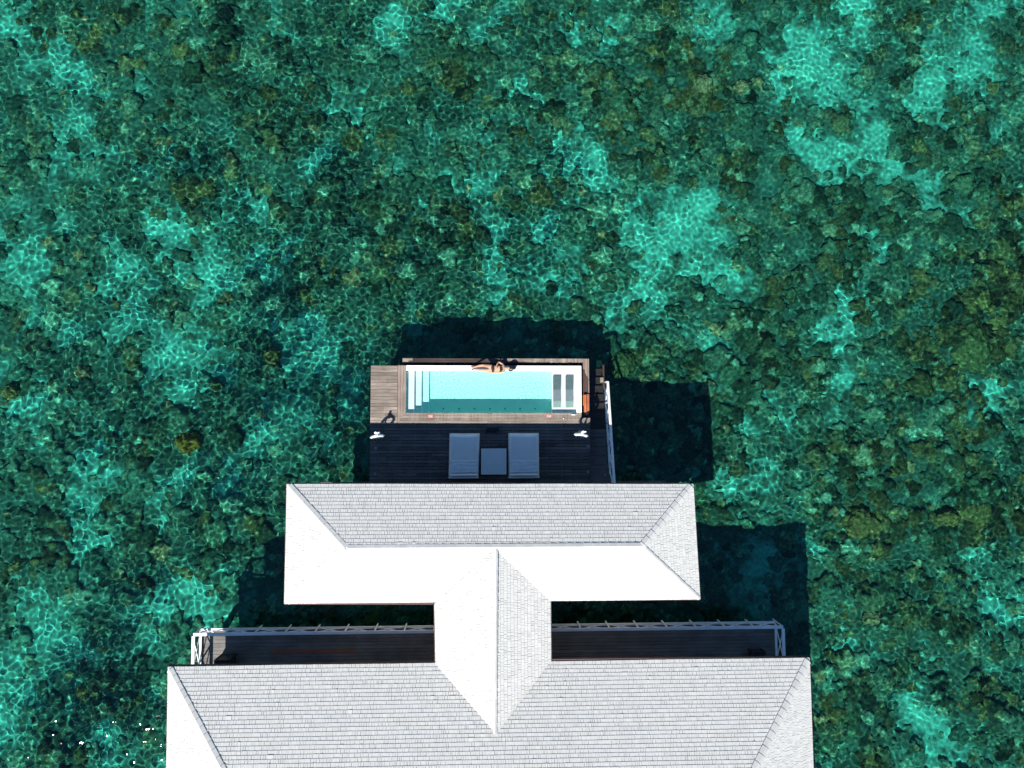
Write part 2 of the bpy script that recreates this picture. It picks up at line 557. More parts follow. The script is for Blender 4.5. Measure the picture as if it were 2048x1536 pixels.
shoal = 0.85 / (1 + np.exp((BX + 7.5) / 0.9)) / (1 + np.exp((BY - 1.0) / 2.0))
sand_z = BED_Z + shoal + 0.10 * field(ny, nx, GX, 2.0, 7.0, 1, 25) + 0.018 * field(ny, nx, GX, 0.25, 0.8, 0.5, 26) + 0.12 * np.clip(-sandf, -1, 1)
coral_z = np.full((ny, nx), -99.0)
cid = np.zeros((ny, nx), np.int32)
NL = 60000
lx = rng.uniform(gx[0], gx[-1], NL)
ly = rng.uniform(gy[0], gy[-1], NL)
lr = np.exp(rng.normal(math.log(0.150), 0.42, NL)).clip(0.07, 0.6)
ix = ((lx - gx[0]) / GX).astype(int).clip(0, nx - 1)
iy = ((ly - gy[0]) / GX).astype(int).clip(0, ny - 1)
sv = sandf[iy, ix]
keep = sv < 0.55 + rng.normal(0, 0.30, NL)
keep |= rng.uniform(0, 1, NL) < 0.06
lx, ly, lr, ix, iy, sv = [a[keep] for a in (lx, ly, lr, ix, iy, sv)]
NL = len(lx)
lr = lr * np.where(sv > 0.2, 0.75, 1.0)
ov = olive[iy, ix] + rng.normal(0, 0.35, NL)
pal = np.zeros((NL, 3))
u = rng.uniform(0, 1, NL)
v = rng.uniform(0, 1, NL)
deep = np.array([0.040, 0.036, 0.028])
green = np.array([0.105, 0.120, 0.080])
teal = np.array([0.16, 0.255, 0.225])
pale = np.array([0.34, 0.37, 0.30])
oliv = np.array([0.27, 0.125, 0.045])
odark = np.array([0.10, 0.048, 0.020])
tan = np.array([0.60, 0.30, 0.18])
for i in range(NL):
    s = min(1, max(0, (sv[i] + 0.9) / 1.4))
    c = deep * (1 - u[i]) + green * u[i]
    c = c * (1 - s) + (teal if v[i] < 0.8 else pale) * s
    if sv[i] > 0.35: c = c * 0.45 + np.array([0.20, 0.36, 0.34]) * 0.55
    if v[i] > 0.86 and u[i] > 0.5: c = pale * 0.8
    o_ = min(1, max(0, ov[i]))
    if o_ > 0: c = c * (1 - 0.75 * o_) + (oliv if u[i] > 0.45 else odark) * 0.75 * o_
    if v[i] < 0.03: c = tan * 0.6
    if 0.03 < v[i] < 0.17: c = c * 0.42
    pal[i] = c * rng.uniform(0.42, 1.45)
mound = 0.12 * np.clip(-sandf, 0, 1.2) + 0.07 * field(ny, nx, GX, 1.0, 3.0, 0.5, 27) * (sandf < 0.3)
for i in range(NL):
    r = lr[i]
    w = int(r * 1.35 / GX) + 1
    a0, a1, b0, b1 = max(0, iy[i] - w), min(ny, iy[i] + w + 1), max(0, ix[i] - w), min(nx, ix[i] + w + 1)
    dx_ = BX[a0:a1, b0:b1] - lx[i]
    dy_ = BY[a0:a1, b0:b1] - ly[i]
    th = np.arctan2(dy_, dx_)
    p1, p2 = u[i] * 6.28, v[i] * 6.28
    q = np.hypot(dx_, dy_) / (r * (1 + 0.16 * np.sin(3 * th + p1) + 0.10 * np.sin(5 * th + p2)))
    top = sand_z[iy[i], ix[i]] + mound[iy[i], ix[i]]
    hh = top - 0.12 + r * (0.24 + 0.42 * v[i]) * np.sqrt(np.clip(1 - q ** 2.4, 0, 1)) + 0.06 * u[i]
    ok = (q < 1) & (hh > coral_z[a0:a1, b0:b1])
    coral_z[a0:a1, b0:b1][ok] = hh[ok]
    cid[a0:a1, b0:b1][ok] = i
cmask = coral_z > sand_z + 0.005
ccol = np.ones((ny, nx, 4))
ccol[..., :3] = pal[cid]
grain = 1 + 0.22 * field(ny, nx, GX, 0.12, 0.3, 0, 30)
ccol[..., :3] *= np.clip(grain, 0.5, 1.7)[..., None]
coral_z = np.where(cmask, coral_z + 0.012 * field(ny, nx, GX, 0.12, 0.3, 0, 31), sand_z - 0.12)
scol = np.ones((ny, nx, 4))
sm = np.clip((sandf + 0.05) / 1.15, 0, 1)
rub = np.clip(0.5 + 0.35 * field(ny, nx, GX, 0.2, 0.9, 0.4, 28), 0, 1)
sA, sB = np.array([0.085, 0.115, 0.10]), np.array([0.25, 0.50, 0.48])
scol[..., :3] = sA * (1 - sm[..., None]) + sB * sm[..., None]
scol[..., :3] *= (0.70 + 0.6 * rub[..., None])
ze = np.minimum.reduce([BX - gx[0], gx[-1] - BX, BY - gy[0], gy[-1] - BY])
sand_z = np.where(ze < GX * 1.5, BED_Z, sand_z)
seabed = grid_mesh('seabed', BX, BY, sand_z, M['sand'], scol, receiver=True)
tag(seabed, kind='structure')
reef = grid_mesh('coral_reef', BX, BY, coral_z, M['reef'], ccol, mask=cmask, receiver=True)
tag(reef, 'reef of small dark green and olive corals carpeting the lagoon floor', 'coral reef', kind='stuff')
# the lagoon floor beyond
m_far, ntf, bf = new_mat('far_lagoon_floor')
tcf = N(ntf, 'ShaderNodeTexCoord')
nf = N(ntf, 'ShaderNodeTexNoise')
nf.inputs['Scale'].default_value = 0.5
nf.inputs['Detail'].default_value = 10
rf = ramp(ntf, [(0.35, (0.04, 0.06, 0.045)), (0.5, (0.13, 0.17, 0.13)), (0.68, (0.36, 0.38, 0.32))])
ntf.links.new(tcf.outputs['Object'], nf.inputs['Vector'])
ntf.links.new(nf.outputs['Fac'], rf.inputs[0])
ntf.links.new(rf.outputs[0], bf.inputs['Base Color'])
far = MB()
gX1, gY1 = float(gx[-1]), float(gy[-1])
far.v = [(-BIG, -BIG, BED_Z), (BIG, -BIG, BED_Z), (BIG, BIG, BED_Z), (-BIG, BIG, BED_Z),
         (gx[0], gy[0], BED_Z), (gX1, gy[0], BED_Z), (gX1, gY1, BED_Z), (gx[0], gY1, BED_Z)]
far.f = [(0, 1, 5, 4), (1, 2, 6, 5), (2, 3, 7, 6), (3, 0, 4, 7)]
fo = far.build('lagoon_floor', m_far, receiver=True)
tag(fo, kind='structure')


def bed_at(x, y):
    i = min(ny - 1, max(0, int((y - gy[0]) / GX)))
    j = min(nx - 1, max(0, int((x - gx[0]) / GX)))
    return float(max(sand_z[i, j], coral_z[i, j]))


# ------------------------------------------------------------------ large coral heads
def coral_head(px, py, r_px, top, col, label, sq=1.0, seed=0, name='coral_head'):
    x, y = U(px, py, BED_Z * 0.75 + top * 0.25 + 0.35)
    r = r_px / 45.0
    zb = BED_Z - 0.1
    bm = bmesh.new()
    bmesh.ops.create_icosphere(bm, subdivisions=5, radius=1.0)
    cl = bm.verts.layers.float_color.new('tone')
    for v in bm.verts:
        p = v.co.copy()
        n1 = mnoise.noise(p * 1.3 + Vector((seed, 0, 0)))
        n2 = mnoise.noise(p * 4.0 + Vector((seed, 5, 0)))
        n3 = mnoise.noise(p * 11.0 + Vector((seed, 5, 9)))
        rr = 1 + 0.30 * n1 + 0.16 * n2 + 0.07 * n3
        z = p.z
        z = math.copysign(abs(z) ** 0.7, z)
        v.co = Vector((p.x * r * rr, p.y * r * sq * rr, (zb + (top - zb) * max(0, z) * (1 + 0.15 * n1 + 0.1 * n2)) if z > 0 else zb))
        k = 1 + 0.5 * n2 + 0.7 * n3
        v[cl] = (col[0] * k, col[1] * k, col[2] * k, 1)
    me = bpy.data.meshes.new(name)
    bm.to_mesh(me)
    bm.free()
    me.polygons.foreach_set('use_smooth', [True] * len(me.polygons))
    me.materials.append(M['reef'])
    for v in me.vertices: v.co.z -= 0
    o = bpy.data.objects.new(name, me)
    o.location = (x, y, 0)
    C.objects.link(o)
    o.cycles.is_caustics_receiver = True
    tag(o, label, 'coral', 'large coral heads on the reef')
    return o


YEL, OLV, GRN, TANC, DRK = (0.50, 0.15, 0.03), (0.30, 0.14, 0.06), (0.17, 0.12, 0.06), (0.46, 0.22, 0.14), (0.02, 0.02, 0.02)
coral_head(381, 886, 25, -1.75, YEL, 'yellow-olive square coral boulder alone left of the villa, brightest of the coral heads', 0.95, 1)
coral_head(180, 1378, 21, -2.25, OLV, 'round olive coral head with a dark shadow, low in the left part of the picture', 1, 2)
coral_head(286, 1396, 24, -2.25, GRN, 'dull green coral head just left of the lower roof corner', 1, 3)
coral_head(1241, 727, 27, -2.5, GRN, 'mossy green coral head between the pool stairs and the open reef', 1.1, 4)
coral_head(262, 1040, 18, -2.4, OLV, 'oval pale olive coral head in the turquoise patch left of the white roof', 0.75, 5)
coral_head(172, 1502, 23, -2.35, GRN, 'dark green coral head on the bottom edge, left of the lower roof', 1, 6)
coral_head(175, 745, 20, -2.5, TANC, 'tan speckled coral head far left at the height of the pool', 0.8, 7)
coral_head(545, 712, 20, -2.45, OLV, 'brown-green coral head between the left reef and the turquoise patch beside the terrace', 0.9, 8)
coral_head(1718, 1045, 38, -2.5, OLV, 'broad flat tan-green coral head right of the upper roof, largest on the right side', 0.8, 9)
coral_head(1740, 1232, 20, -2.45, TANC, 'pink-tan coral head with a dark overhang right of the lower roof corner', 0.9, 10)
coral_head(1480, 178, 17, -2.7, TANC, 'tan coral head at the edge of the largest turquoise sand patch', 0.9, 11)
coral_head(455, 36, 21, -2.6, DRK, 'nearly black round coral head at the top left of the picture', 0.9, 12)
coral_head(30, 785, 20, -2.5, OLV, 'pale olive coral head at the left edge of the picture', 0.9, 13)
coral_head(1890, 1035, 24, -2.5, OLV, 'olive coral head with a brown fringe near the right edge', 0.8, 14)
coral_head(435, 770, 15, -2.5, GRN, 'small moss green coral head above the yellow-olive boulder', 0.8, 15)
coral_head(1940, 700, 40, -2.6, GRN, 'wide moss-olive coral head at the upper right edge', 1.2, 16)
coral_head(1405, 172, 20, -2.6, TANC, 'whitish tan coral head with bright light lines left of the largest sand patch', 1.0, 17)


# ------------------------------------------------------------------ roofs
def shingle_slope(name, poly, parent, expo=0.14, wmin=0.055, wmax=0.125, thick=0.017, seed=1):
    """poly: 3D corners, first two are the eave (left to right seen from outside). Rows of single shakes."""
    rr = random.Random(seed)
    P = [Vector(p) for p in poly]
    o = P[0]
    ue = (P[1] - P[0]).normalized()
    n = (P[1] - P[0]).cross(P[-1] - P[0]).normalized()
    if n.z < 0: n = -n
    ve = n.cross(ue).normalized()
    if (P[-1] - P[0]).dot(ve) < 0: ve = -ve
    q = [((p - o).dot(ue), (p - o).dot(ve)) for p in P]

    def span(vv):
        xs_ = []
        for i in range(len(q)):
            a, b = q[i], q[(i + 1) % len(q)]
            if (a[1] - vv) * (b[1] - vv) <= 0 and abs(a[1] - b[1]) > 1e-9:
                t = (vv - a[1]) / (b[1] - a[1])
                if -1e-6 <= t <= 1 + 1e-6: xs_.append(a[0] + t * (b[0] - a[0]))
        if len(xs_) < 2: return None
        return min(xs_), max(xs_)
    vmax = max(a[1] for a in q)
    mb = MB()

    def W(uu, vv, hh):
        return tuple(o + ue * uu + ve * vv + n * hh)
    rows = int(vmax / expo) + 1
    for k in range(rows):
        v0 = k * expo
        v1 = min(v0 + expo + 0.012, vmax)
        if v1 - v0 < 0.02: continue
        s0 = span(v0 + 1e-4 if k else 1e-4)
        s1 = span(v1 - 1e-4)
        if s0 is None: continue
        if s1 is None: s1 = ((s0[0] + s0[1]) / 2,) * 2
        uu = min(s0[0], s1[0]) - rr.uniform(0, 0.08)
        umax = max(s0[1], s1[1])
        wob = rr.uniform(-0.006, 0.006)
        while uu < umax:
            w = rr.uniform(wmin, wmax)
            if rr.random() < 0.12: w *= 1.8
            a, b = uu, uu + w - rr.choice((0.003, 0.005, 0.008, 0.012))
            uu += w
            bl, br = max(a, s0[0]), min(b, s0[1])
            tl, tr = max(a, s1[0]), min(b, s1[1])
            if br - bl < 0.004 and tr - tl < 0.004: continue
            if br < bl: bl = br = min(max(a, s0[0]), s0[1])
            if tr < tl: tl = tr = min(max(a, s1[0]), s1[1])
            lift = thick + rr.uniform(-0.0015, 0.0025)
            if rr.random() < 0.012: lift += 0.008
            dv = rr.uniform(-0.004, 0.002) + wob + 0.01 * math.sin(uu * 0.9 + k)* 0.5
            sk = rr.uniform(-0.002, 0.002)
            c = len(mb.v)
            mb.v += [W(bl, v0 + dv, lift + sk), W(br, v0 + dv, lift - sk), W(tr, v1, 0.004), W(tl, v1, 0.004),
                     W(bl, v0 + dv, 0.0), W(br, v0 + dv, 0.0)]
            mb.f += [(c, c + 1, c + 2, c + 3), (c + 4, c + 5, c + 1, c), (c + 4, c, c + 3), (c + 5, c + 2, c + 1)]
    ob = mb.build(name, M['shingle'], parent)
    # underlay sheet below the shakes
    ul = MB()
    Q = [p - n * (p - o).dot(n) for p in P]
    ul.v = [tuple(p - n * 0.008) for p in Q] + [tuple(p - n * 0.05) for p in Q]
    m_ = len(P)
    ul.f = [tuple(range(m_)), tuple(reversed(range(m_, 2 * m_)))] + [(i, (i + 1) % m_, m_ + (i + 1) % m_, m_ + i) for i in range(m_)]
    ul.build('underlay', M['underlay'], ob)
    return ob


def caps(p0, p1, n1, n2, parent, w=0.13, length=0.30, seed=3, step=0.02):
    """overlapping ridge or hip tiles from p0 (low) to p1 (high)"""
    rr = random.Random(seed)
    p0, p1, n1, n2 = Vector(p0), Vector(p1), Vector(n1).normalized(), Vector(n2).normalized()
    d = (p1 - p0)
    Lh = d.length
    d.normalize()
    a1 = n1.cross(d).normalized()
    a2 = n2.cross(d).normalized()
    up = (n1 + n2).normalized()
    if a1.dot(up) > 0: a1 = -a1
    if a2.dot(up) > 0: a2 = -a2
    if a1.dot(a2) > 0.2: a2 = -a2
    mb = MB()
    t = w * 0.9
    while t < Lh - 0.03:
        l = min(length + rr.uniform(-0.01, 0.01), Lh - t)
        lo, hi = 0.040 + rr.uniform(0, 0.004), 0.027
        c = len(mb.v)
        for (tt, hh) in ((t, lo), (t + l + 0.015, hi)):
            base = p0 + d * min(tt, Lh)
            wj = w + rr.uniform(-0.004, 0.004)
            for e in (base + a1 * wj + n1 * hh, base + up * (hh + 0.006), base + a2 * wj + n2 * hh,
                      base + a2 * wj + n2 * (hh - 0.02), base + up * (hh - 0.02), base + a1 * wj + n1 * (hh - 0.02)):
                mb.v.append(tuple(e))
        for i in range(6):
            j = (i + 1) % 6
            mb.f.append((c + i, c + j, c + 6 + j, c + 6 + i))
        mb.f.append((c, c + 1, c + 4, c + 5)); mb.f.append((c + 1, c + 2, c + 3, c + 4))
        mb.f.append((c + 6, c + 11, c + 10, c + 7)); mb.f.append((c + 7, c + 10, c + 9, c + 8))
        t += l
    return mb.build('ridge_cap', M['cap'], parent)


EZ = 2.82
villa = thing('overwater_villa', (0.5, -6, 0), 'white shingle-roofed villa on stilts, two hipped roofs joined by a short cross roof', 'villa')
RISE = 1.02
A1, A2, A3, A4 = U(574, 968, EZ), U(1386, 968, EZ), U(1400, 1198.5, EZ), U(569, 1207.5, EZ)
S1, S2 = U(869, 1207.5, EZ), U(1101, 1199.5, EZ)
G1, G2 = U(871, 1327, EZ), U(1102, 1321, EZ)
B1, B2 = U(336, 1334, EZ), U(1619, 1316, EZ)
B0, B3 = U(333, 1536, EZ), U(1627, 1536, EZ)
R1, R2 = U(690, 1096, EZ + RISE), U(1285, 1092, EZ + RISE)
ST0, ST1 = U(992, 1098, EZ + RISE + 0.005), U(990, 1470, EZ + RISE - 0.02)
v3 = lambda p, z: (p[0], p[1], z)

n_up = lambda a, b, c: (lambda n: n if n.z > 0 else -n)((Vector(b) - Vector(a)).cross(Vector(c) - Vector(a)).normalized())
a1, a2, a3, a4 = [v3(p, EZ) for p in (A1, A2, A3, A4)]
r1, r2 = v3(R1, EZ + RISE), v3(R2, EZ + RISE)
s1, s2, g1, g2 = [v3(p, EZ) for p in (S1, S2, G1, G2)]
st0, st1 = v3(ST0, EZ + RISE + 0.005), v3(ST1, EZ + RISE - 0.02)
fr = shingle_slope('roof', [a2, a1, r1, r2], villa, seed=1)
shingle_slope('roof', [a4, a3, r2, r1], villa, seed=2)
shingle_slope('roof', [a1, a4, r1], villa, seed=3)
shingle_slope('roof', [a3, a2, r2], villa, seed=4)
nN, nS, nW, nE = n_up(a1, a2, r1), n_up(a3, a4, r1), n_up(a1, a4, r1), n_up(a2, a3, r2)
caps(a1, r1, nN, nW, villa, seed=1)
caps(a2, r2, nN, nE, villa, seed=2)
caps(a4, r1, nS, nW, villa, seed=3)
caps(a3, r2, nS, nE, villa, seed=4, w=0.07)
caps(r1, r2, nN, nS, villa, seed=5, w=0.11)
# cross roof (stem)
es = shingle_slope('roof', [g2, s2, st0, st1], villa, seed=5)
shingle_slope('roof', [s1, g1, st1, st0], villa, seed=6)
caps(st1, st0, n_up(g2, s2, st0), n_up(s1, g1, st1), villa, seed=6, w=0.06)
# lower (front) roof: full hip, most of it beyond the bottom of the frame
LP = 0.45
DEP = 6.2
b1, b2 = v3(B1, EZ - 0.02), v3(B2, EZ - 0.02)
hipW, hipE = 0.80, 0.80
y_s = min(B1[1], B2[1]) - 2 * DEP
bw, be = v3((B1[0] + (B0[0] - B1[0]) * 3.4, y_s), EZ - 0.02), v3((B2[0] + (B3[0] - B2[0]) * 3.0, y_s), EZ - 0.02)
rl = (B1[0] + hipW * DEP, B1[1] - DEP, EZ - 0.02 + LP * DEP)
rt = (B2[0] - hipE * DEP, B2[1] - DEP, EZ - 0.02 + LP * DEP)
shingle_slope('roof', [b2, b1, rl, rt], villa, seed=7)
shingle_slope('roof', [bw, be, rt, rl], villa, seed=8, expo=0.28, wmin=0.2, wmax=0.4)
shingle_slope('roof', [b1, bw, rl], villa, seed=9)
shingle_slope('roof', [be, b2, rt], villa, seed=10)
mN, mW, mE, mS = n_up(b1, b2, rl), n_up(b1, bw, rl), n_up(be, b2, rt), n_up(bw, be, rt)
caps(b1, rl, mN, mW, villa, seed=11)
caps(b2, rt, mN, mE, villa, seed=12)
caps(rl, rt, mN, mS, villa, seed=13)

# fascia boards, gutters and soffits
fa = MB()
def fascia(pts, closed=True, z=EZ):
    m_ = len(pts)
    for i in range(m_ if closed else m_ - 1):
        a, b = Vector(v3(pts[i], z - 0.10)), Vector(v3(pts[(i + 1) % m_], z - 0.10))
        fa.bar(a, b, 0.07, 0.16)
fascia([A1, A2, A3, S2]); fa.v.clear(); fa.f.clear()
for pr in ((A1, A2), (A2, A3), (A3, S2), (S2, G2), (S1, G1), (S1, A4), (A4, A1)):
    fascia(pr, False)
for pr in ((B1, G1), (G2, B2), (B2, be), (B1, bw), (bw, be)):
    fascia(pr, False, EZ - 0.02)
fa.build('fascia', M['fascia'], villa)
so = MB()
so.hexa([A4, A3, A2, A1], EZ - 0.22, EZ - 0.19)
so.hexa([G1, G2, S2, S1], EZ - 0.222, EZ - 0.192)
so.hexa([bw[:2], be[:2], B2, B1], EZ - 0.24, EZ - 0.21)
so.build('soffit', M['soffit'], villa)
# walls, floor platform, doors
IN = 0.95
wl = MB()
wx0, wx1 = A1[0] + IN, A2[0] - IN
wy1, wy0 = A1[1] - IN, A4[1] + 0.6
wl.box(wx0, wx1, wy0, wy1, 0.02, EZ - 0.23)
wl.box(S1[0] + 0.5, S2[0] - 0.5, -8.9, wy0 - 0.003, 0.02, EZ - 0.24)
LW0, LW1 = -9.2, 10.9
wl.box(LW0, LW1, y_s + 0.9, -8.9, 0.02, EZ - 0.25)
wl.build('wall', M['wall'], villa)
for cx in (-4.4, -1.6, 1.2, 4.0):
    dr = MB().box(cx, cx + 2.3, wy1, wy1 + 0.03, 0.05, 2.25).build('glass_door', M['glass_dark'], villa)
    fm = MB()
    for xx in (cx, cx + 1.13, cx + 2.24): fm.box(xx, xx + 0.06, wy1 + 0.031, wy1 + 0.06, 0.05, 2.25)
    fm.box(cx, cx + 2.3, wy1 + 0.03, wy1 + 0.061, 2.251, 2.32)
    fm.build('door_frame', M['white'], dr)
for cx in (-7.5, -4.2, 5.5, 8.2):
    dr = MB().box(cx, cx + 1.6, -8.9, -8.87, 0.05, 2.2).build('glass_door', M['glass_dark'], villa)
    fm = MB()
    for xx in (cx, cx + 0.77, cx + 1.54): fm.box(xx, xx + 0.06, -8.869, -8.84, 0.05, 2.2)
    fm.build('door_frame', M['white'], dr)
fl = MB()
fl.box(wx0 - 0.3, U(1330, 963, -0.1)[0], A4[1] + 0.3, U(1300, 962, -0.1)[1], -0.30, -0.02)
fl.box(S1[0] + 0.2, S2[0] - 0.2, -8.0, A4[1] + 0.297, -0.31, -0.022)
fl.box(LW0 - 0.3, LW1 + 0.3, y_s + 0.5, -9.3, -0.30, -0.03)
fl.build('floor_platform', M['deck_shade'], villa)


def piles(parent, pts, z1, r=0.14):
    for (x, y) in pts:
        mb = MB()
        mb.tube([(x, y, BED_Z - 0.4), (x, y, z1)], r, 12)
        mb.build('pile', M['pile'], parent, smooth=False, receiver=True)


piles(villa, [(x, y) for x in (-5.8, -3.2, -0.4, 2.6, 5.2, 7.2) for y in (-2.6, -5.2)], -0.31)
piles(villa, [(x, y) for x in (-9, -5, -1, 3, 7, 10.8) for y in (-9.9, -14, -18)], -0.31)

# ------------------------------------------------------------------ decks
def boards(mb, x0, x1, y0, y1, pitch, gap=0.008, z=0.0, th=0.03, along='x', lmin=1.6, lmax=3.4, seed=0, jz=0.002):
    rr = random.Random(seed)
    a0, a1, b0, b1 = (x0, x1, y0, y1) if along == 'x' else (y0, y1, x0, x1)
    n_ = max(1, round((b1 - b0) / pitch))
    p = (b1 - b0) / n_
    for k in range(n_):
        c0, c1 = b0 + k * p + gap / 2, b0 + (k + 1) * p - gap / 2
        t = a0
        first = True
        while t < a1 - 1e-6:
            l = rr.uniform(lmin, lmax) * (rr.random() if first else 1)
            l = max(l, 0.5)
            first = False
            e = min(a1, t + l)
            if a1 - e < 0.4: e = a1
            dz = rr.uniform(-jz, jz)
            if along == 'x': mb.box(t, e - 0.004, c0, c1, z - th + dz, z + dz)
            else: mb.box(c0, c1, t, e - 0.004, z - th + dz, z + dz)
            t = e
    return mb


DXW, DXE = U(741, 800)[0], U(1181, 900)[0]
DYN, DYM = U(742, 731)[1], U(742, 848)[1]
FXL = U(795, 800)[0]                       # left edge of the pool frame boards
PXL, PXR = U(812, 800)[0], U(1153, 800)[0]   # pool basin inside
PYN, PYS = U(900, 741.5)[1], U(900, 825.5)[1]
RXE, RYN = U(1163, 800)[0], U(900, 731)[1]   # outer edge of the overflow rim
deck = thing('timber_deck', (0, 0.5, 0), 'weathered grey-brown timber pool deck with a mitred board frame round the pool', 'deck')
mb = MB()
boards(mb, DXW, FXL - 0.006, DYM, DYN, 0.1415, 0.010, along='x', lmin=2, lmax=3, seed=4)
mb.build('deck_board', M['deck_x'], deck, bevel=0.002)
mb = MB()
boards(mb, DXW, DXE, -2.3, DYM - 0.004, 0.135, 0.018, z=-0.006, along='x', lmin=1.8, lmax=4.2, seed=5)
o = mb.build('deck_board', M['deck_shade'], deck)
tag(o, 'terrace boards, the shade of the roof painted into their darker wood')
# pool frame: three boards with mitred corner on the left, reeded boards on the south
mb = MB()
nb = 4
fwS = (PYS - DYM) / nb
fwL = (PXL - FXL) / 3
fs = MB()
for k in range(nb):
    y0, y1 = DYM + k * fwS + 0.004, DYM + (k + 1) * fwS - 0.004
    def xm(y):  # mitre line from (FXL,DYM) to (PXL,PYS)
        return FXL + (PXL - FXL) * (y - DYM) / (PYS - DYM)
    cuts = [0] + sorted(random.Random(k + 40).uniform(0.12, 0.92) for _ in range(3)) + [1]
    xe = U(1163, 830)[0]
    for c in range(4):
        l0 = (xm(y0), xm(y1)) if c == 0 else (xm(y0) + (xe - xm(y0)) * cuts[c],) * 2
        l1 = (xm(y0) + (xe - xm(y0)) * cuts[c + 1] - 0.004,) * 2
        fs.hexa([(l0[0], y0), (l1[0], y0), (l1[1], y1), (l0[1], y1)], -0.03, 0.004 + 0.002 * (k % 2))
fs.build('frame_board', M['deck_x'], deck, bevel=0.002)
fv = MB()
for k in range(3):
    x0, x1 = FXL + k * fwL + 0.004, FXL + (k + 1) * fwL - 0.004
    ym = lambda x: DYM + (PYS - DYM) * (x - FXL) / (PXL - FXL) + 0.006
    fv.hexa([(x0, ym(x0)), (x1, ym(x1)), (x1, RYN), (x0, RYN)], -0.03, 0.004 + 0.002 * (k % 2))
fv.build('frame_board', M['deck_y'], deck, bevel=0.002)
# east corner strip next to the stairs
mb = MB()
boards(mb, U(1163.5, 840)[0], DXE, DYM, U(1170, 835.5)[1], 0.125, 0.01, seed=8, along='x')
mb.build('deck_board', M['deck_x'], deck)
# grooves of the reeded anti-slip boards (fine cross slats)
gr = MB()
x = PXL + 0.12
yA, yB = DYM + fwS * 1.15, PYS - 0.02
while x < xe - 0.1:
    gr.box(x, x + 0.022, yA, yB, 0.0085, 0.0115)
    x += 0.058
gr.build('slat', M['deck_x'], deck)
# edge beams and joists below
mb = MB()
mb.box(DXW + 0.01, DXW + 0.06, -2.3, DYN - 0.01, -0.26, -0.034)
mb.box(DXW + 0.061, FXL + 0.1, DYN - 0.06, DYN - 0.01, -0.26, -0.034)
mb.box(DXE - 0.05, DXE - 0.005, -2.3, 1.0, -0.26, -0.034)
for x in np.arange(DXW + 0.6, DXE - 0.3, 0.6):
    mb.box(x, x + 0.06, -2.3, 1.0, -0.20, -0.045)
for x in (DXW + 0.55, ):
    mb.box(x, x + 0.06, 1.0, DYN - 0.07, -0.20, -0.045)
mb.build('joist', M['pile'], deck)
piles(deck, [(-4.2, 2.8), (-4.2, 0.4), (-4.2, -1.8), (-1.5, -0.6), (1.5, -0.6), (4.2, -0.6), (4.2, -2.0)], -0.26, 0.12)

# ------------------------------------------------------------------ pool
pool = thing('swimming_pool', ((PXL + PXR) / 2, (PYN + PYS) / 2, 0), 'turquoise infinity pool with a white overflow rim, three steps and a shallow shelf', 'pool')
PD = -0.76
SHX = U(1101, 780, PD)[0]
sh = MB()
WT = -0.045
sh.box(PXL - 0.16, RXE, PYS - 0.16, RYN, PD - 0.15, PD)                       # floor slab
sh.box(PXL - 0.16, PXL, PYS, PYN, PD + 0.0005, WT + 0.005)                               # west wall
sh.box(PXL - 0.16, PXR + 0.001, PYS - 0.16, PYS, PD + 0.0005, WT + 0.005)               # south wall
sh.build('basin', M['tile_pool'], pool, receiver=True)
rm = MB()
rm.box(PXL - 0.159, RXE, PYN, RYN, PD + 0.0005, -0.014)
rm.box(PXR, RXE, PYS - 0.02, PYN - 0.001, PD + 0.0005, -0.012)
rm.build('overflow_rim', M['tile_rim'], pool, receiver=True)
SHD = -0.20
shf = MB().box(SHX, PXR - 0.001, PYS + 0.001, PYN - 0.001, PD + 0.001, SHD)
shf.build('shelf', M['tile_rim'], pool, bevel=0.01, receiver=True)
for i, (xa, xb, zt) in enumerate(((PXL + 0.0015, U(828, 780)[0], -0.22), (U(828, 780)[0], U(842, 780)[0], -0.42), (U(842, 780)[0], U(856.5, 780)[0], -0.62))):
    MB().box(xa, xb - 0.0005, PYS + 0.001, PYN - 0.001, PD + 0.001, zt * 0.96).build('step', M['tile_step_' + 'abc'[i]], pool, receiver=True)
for px in (887, 918, 949, 980, 1010, 1040, 1070):
    x, y = U(px, 817.5, PD + 0.15)
    MB().cyl(x, y, PD + 0.0012, PD + 0.03, 0.028, 14).build('floor_jet', M['jet'], pool, receiver=True)
sk = MB()
x, y = U(980, 826)
sk.box(x - 0.11, x + 0.11, PYS - 0.05, PYS + 0.02, -0.03, 0.016)
sk.build('skimmer', M['jet'], pool)
# water of the pool, a thin film over the rim too
pdx = 0.03
pxs = np.linspace(PXL + 0.002, PXR - 0.001, int((PXR - PXL) / pdx))
pys = np.linspace(PYS + 0.002, PYN - 0.001, int((PYN - PYS) / pdx))
PX_, PY_ = np.meshgrid(pxs, pys)
ph = field(len(pys) + 60, len(pxs) + 60, pdx, 0.13, 0.5, 0.5, 55)[:len(pys), :len(pxs)]
amp = 0.25 + 0.9 * np.exp(-((PX_ + 1.5) ** 2 / 1.2 + (PY_ - 2.2) ** 2 / 1.0)) + 0.8 * np.exp(-((PX_ - 1.9) ** 2 / 1.2 + (PY_ - 1.9) ** 2 / 0.5))
pw = grid_mesh('water_surface', PX_ - pool.location.x, PY_ - pool.location.y, -0.022 + ph * 0.00062 * amp, M['pool_water'])
pw.parent = pool
pw.cycles.is_caustics_caster = True
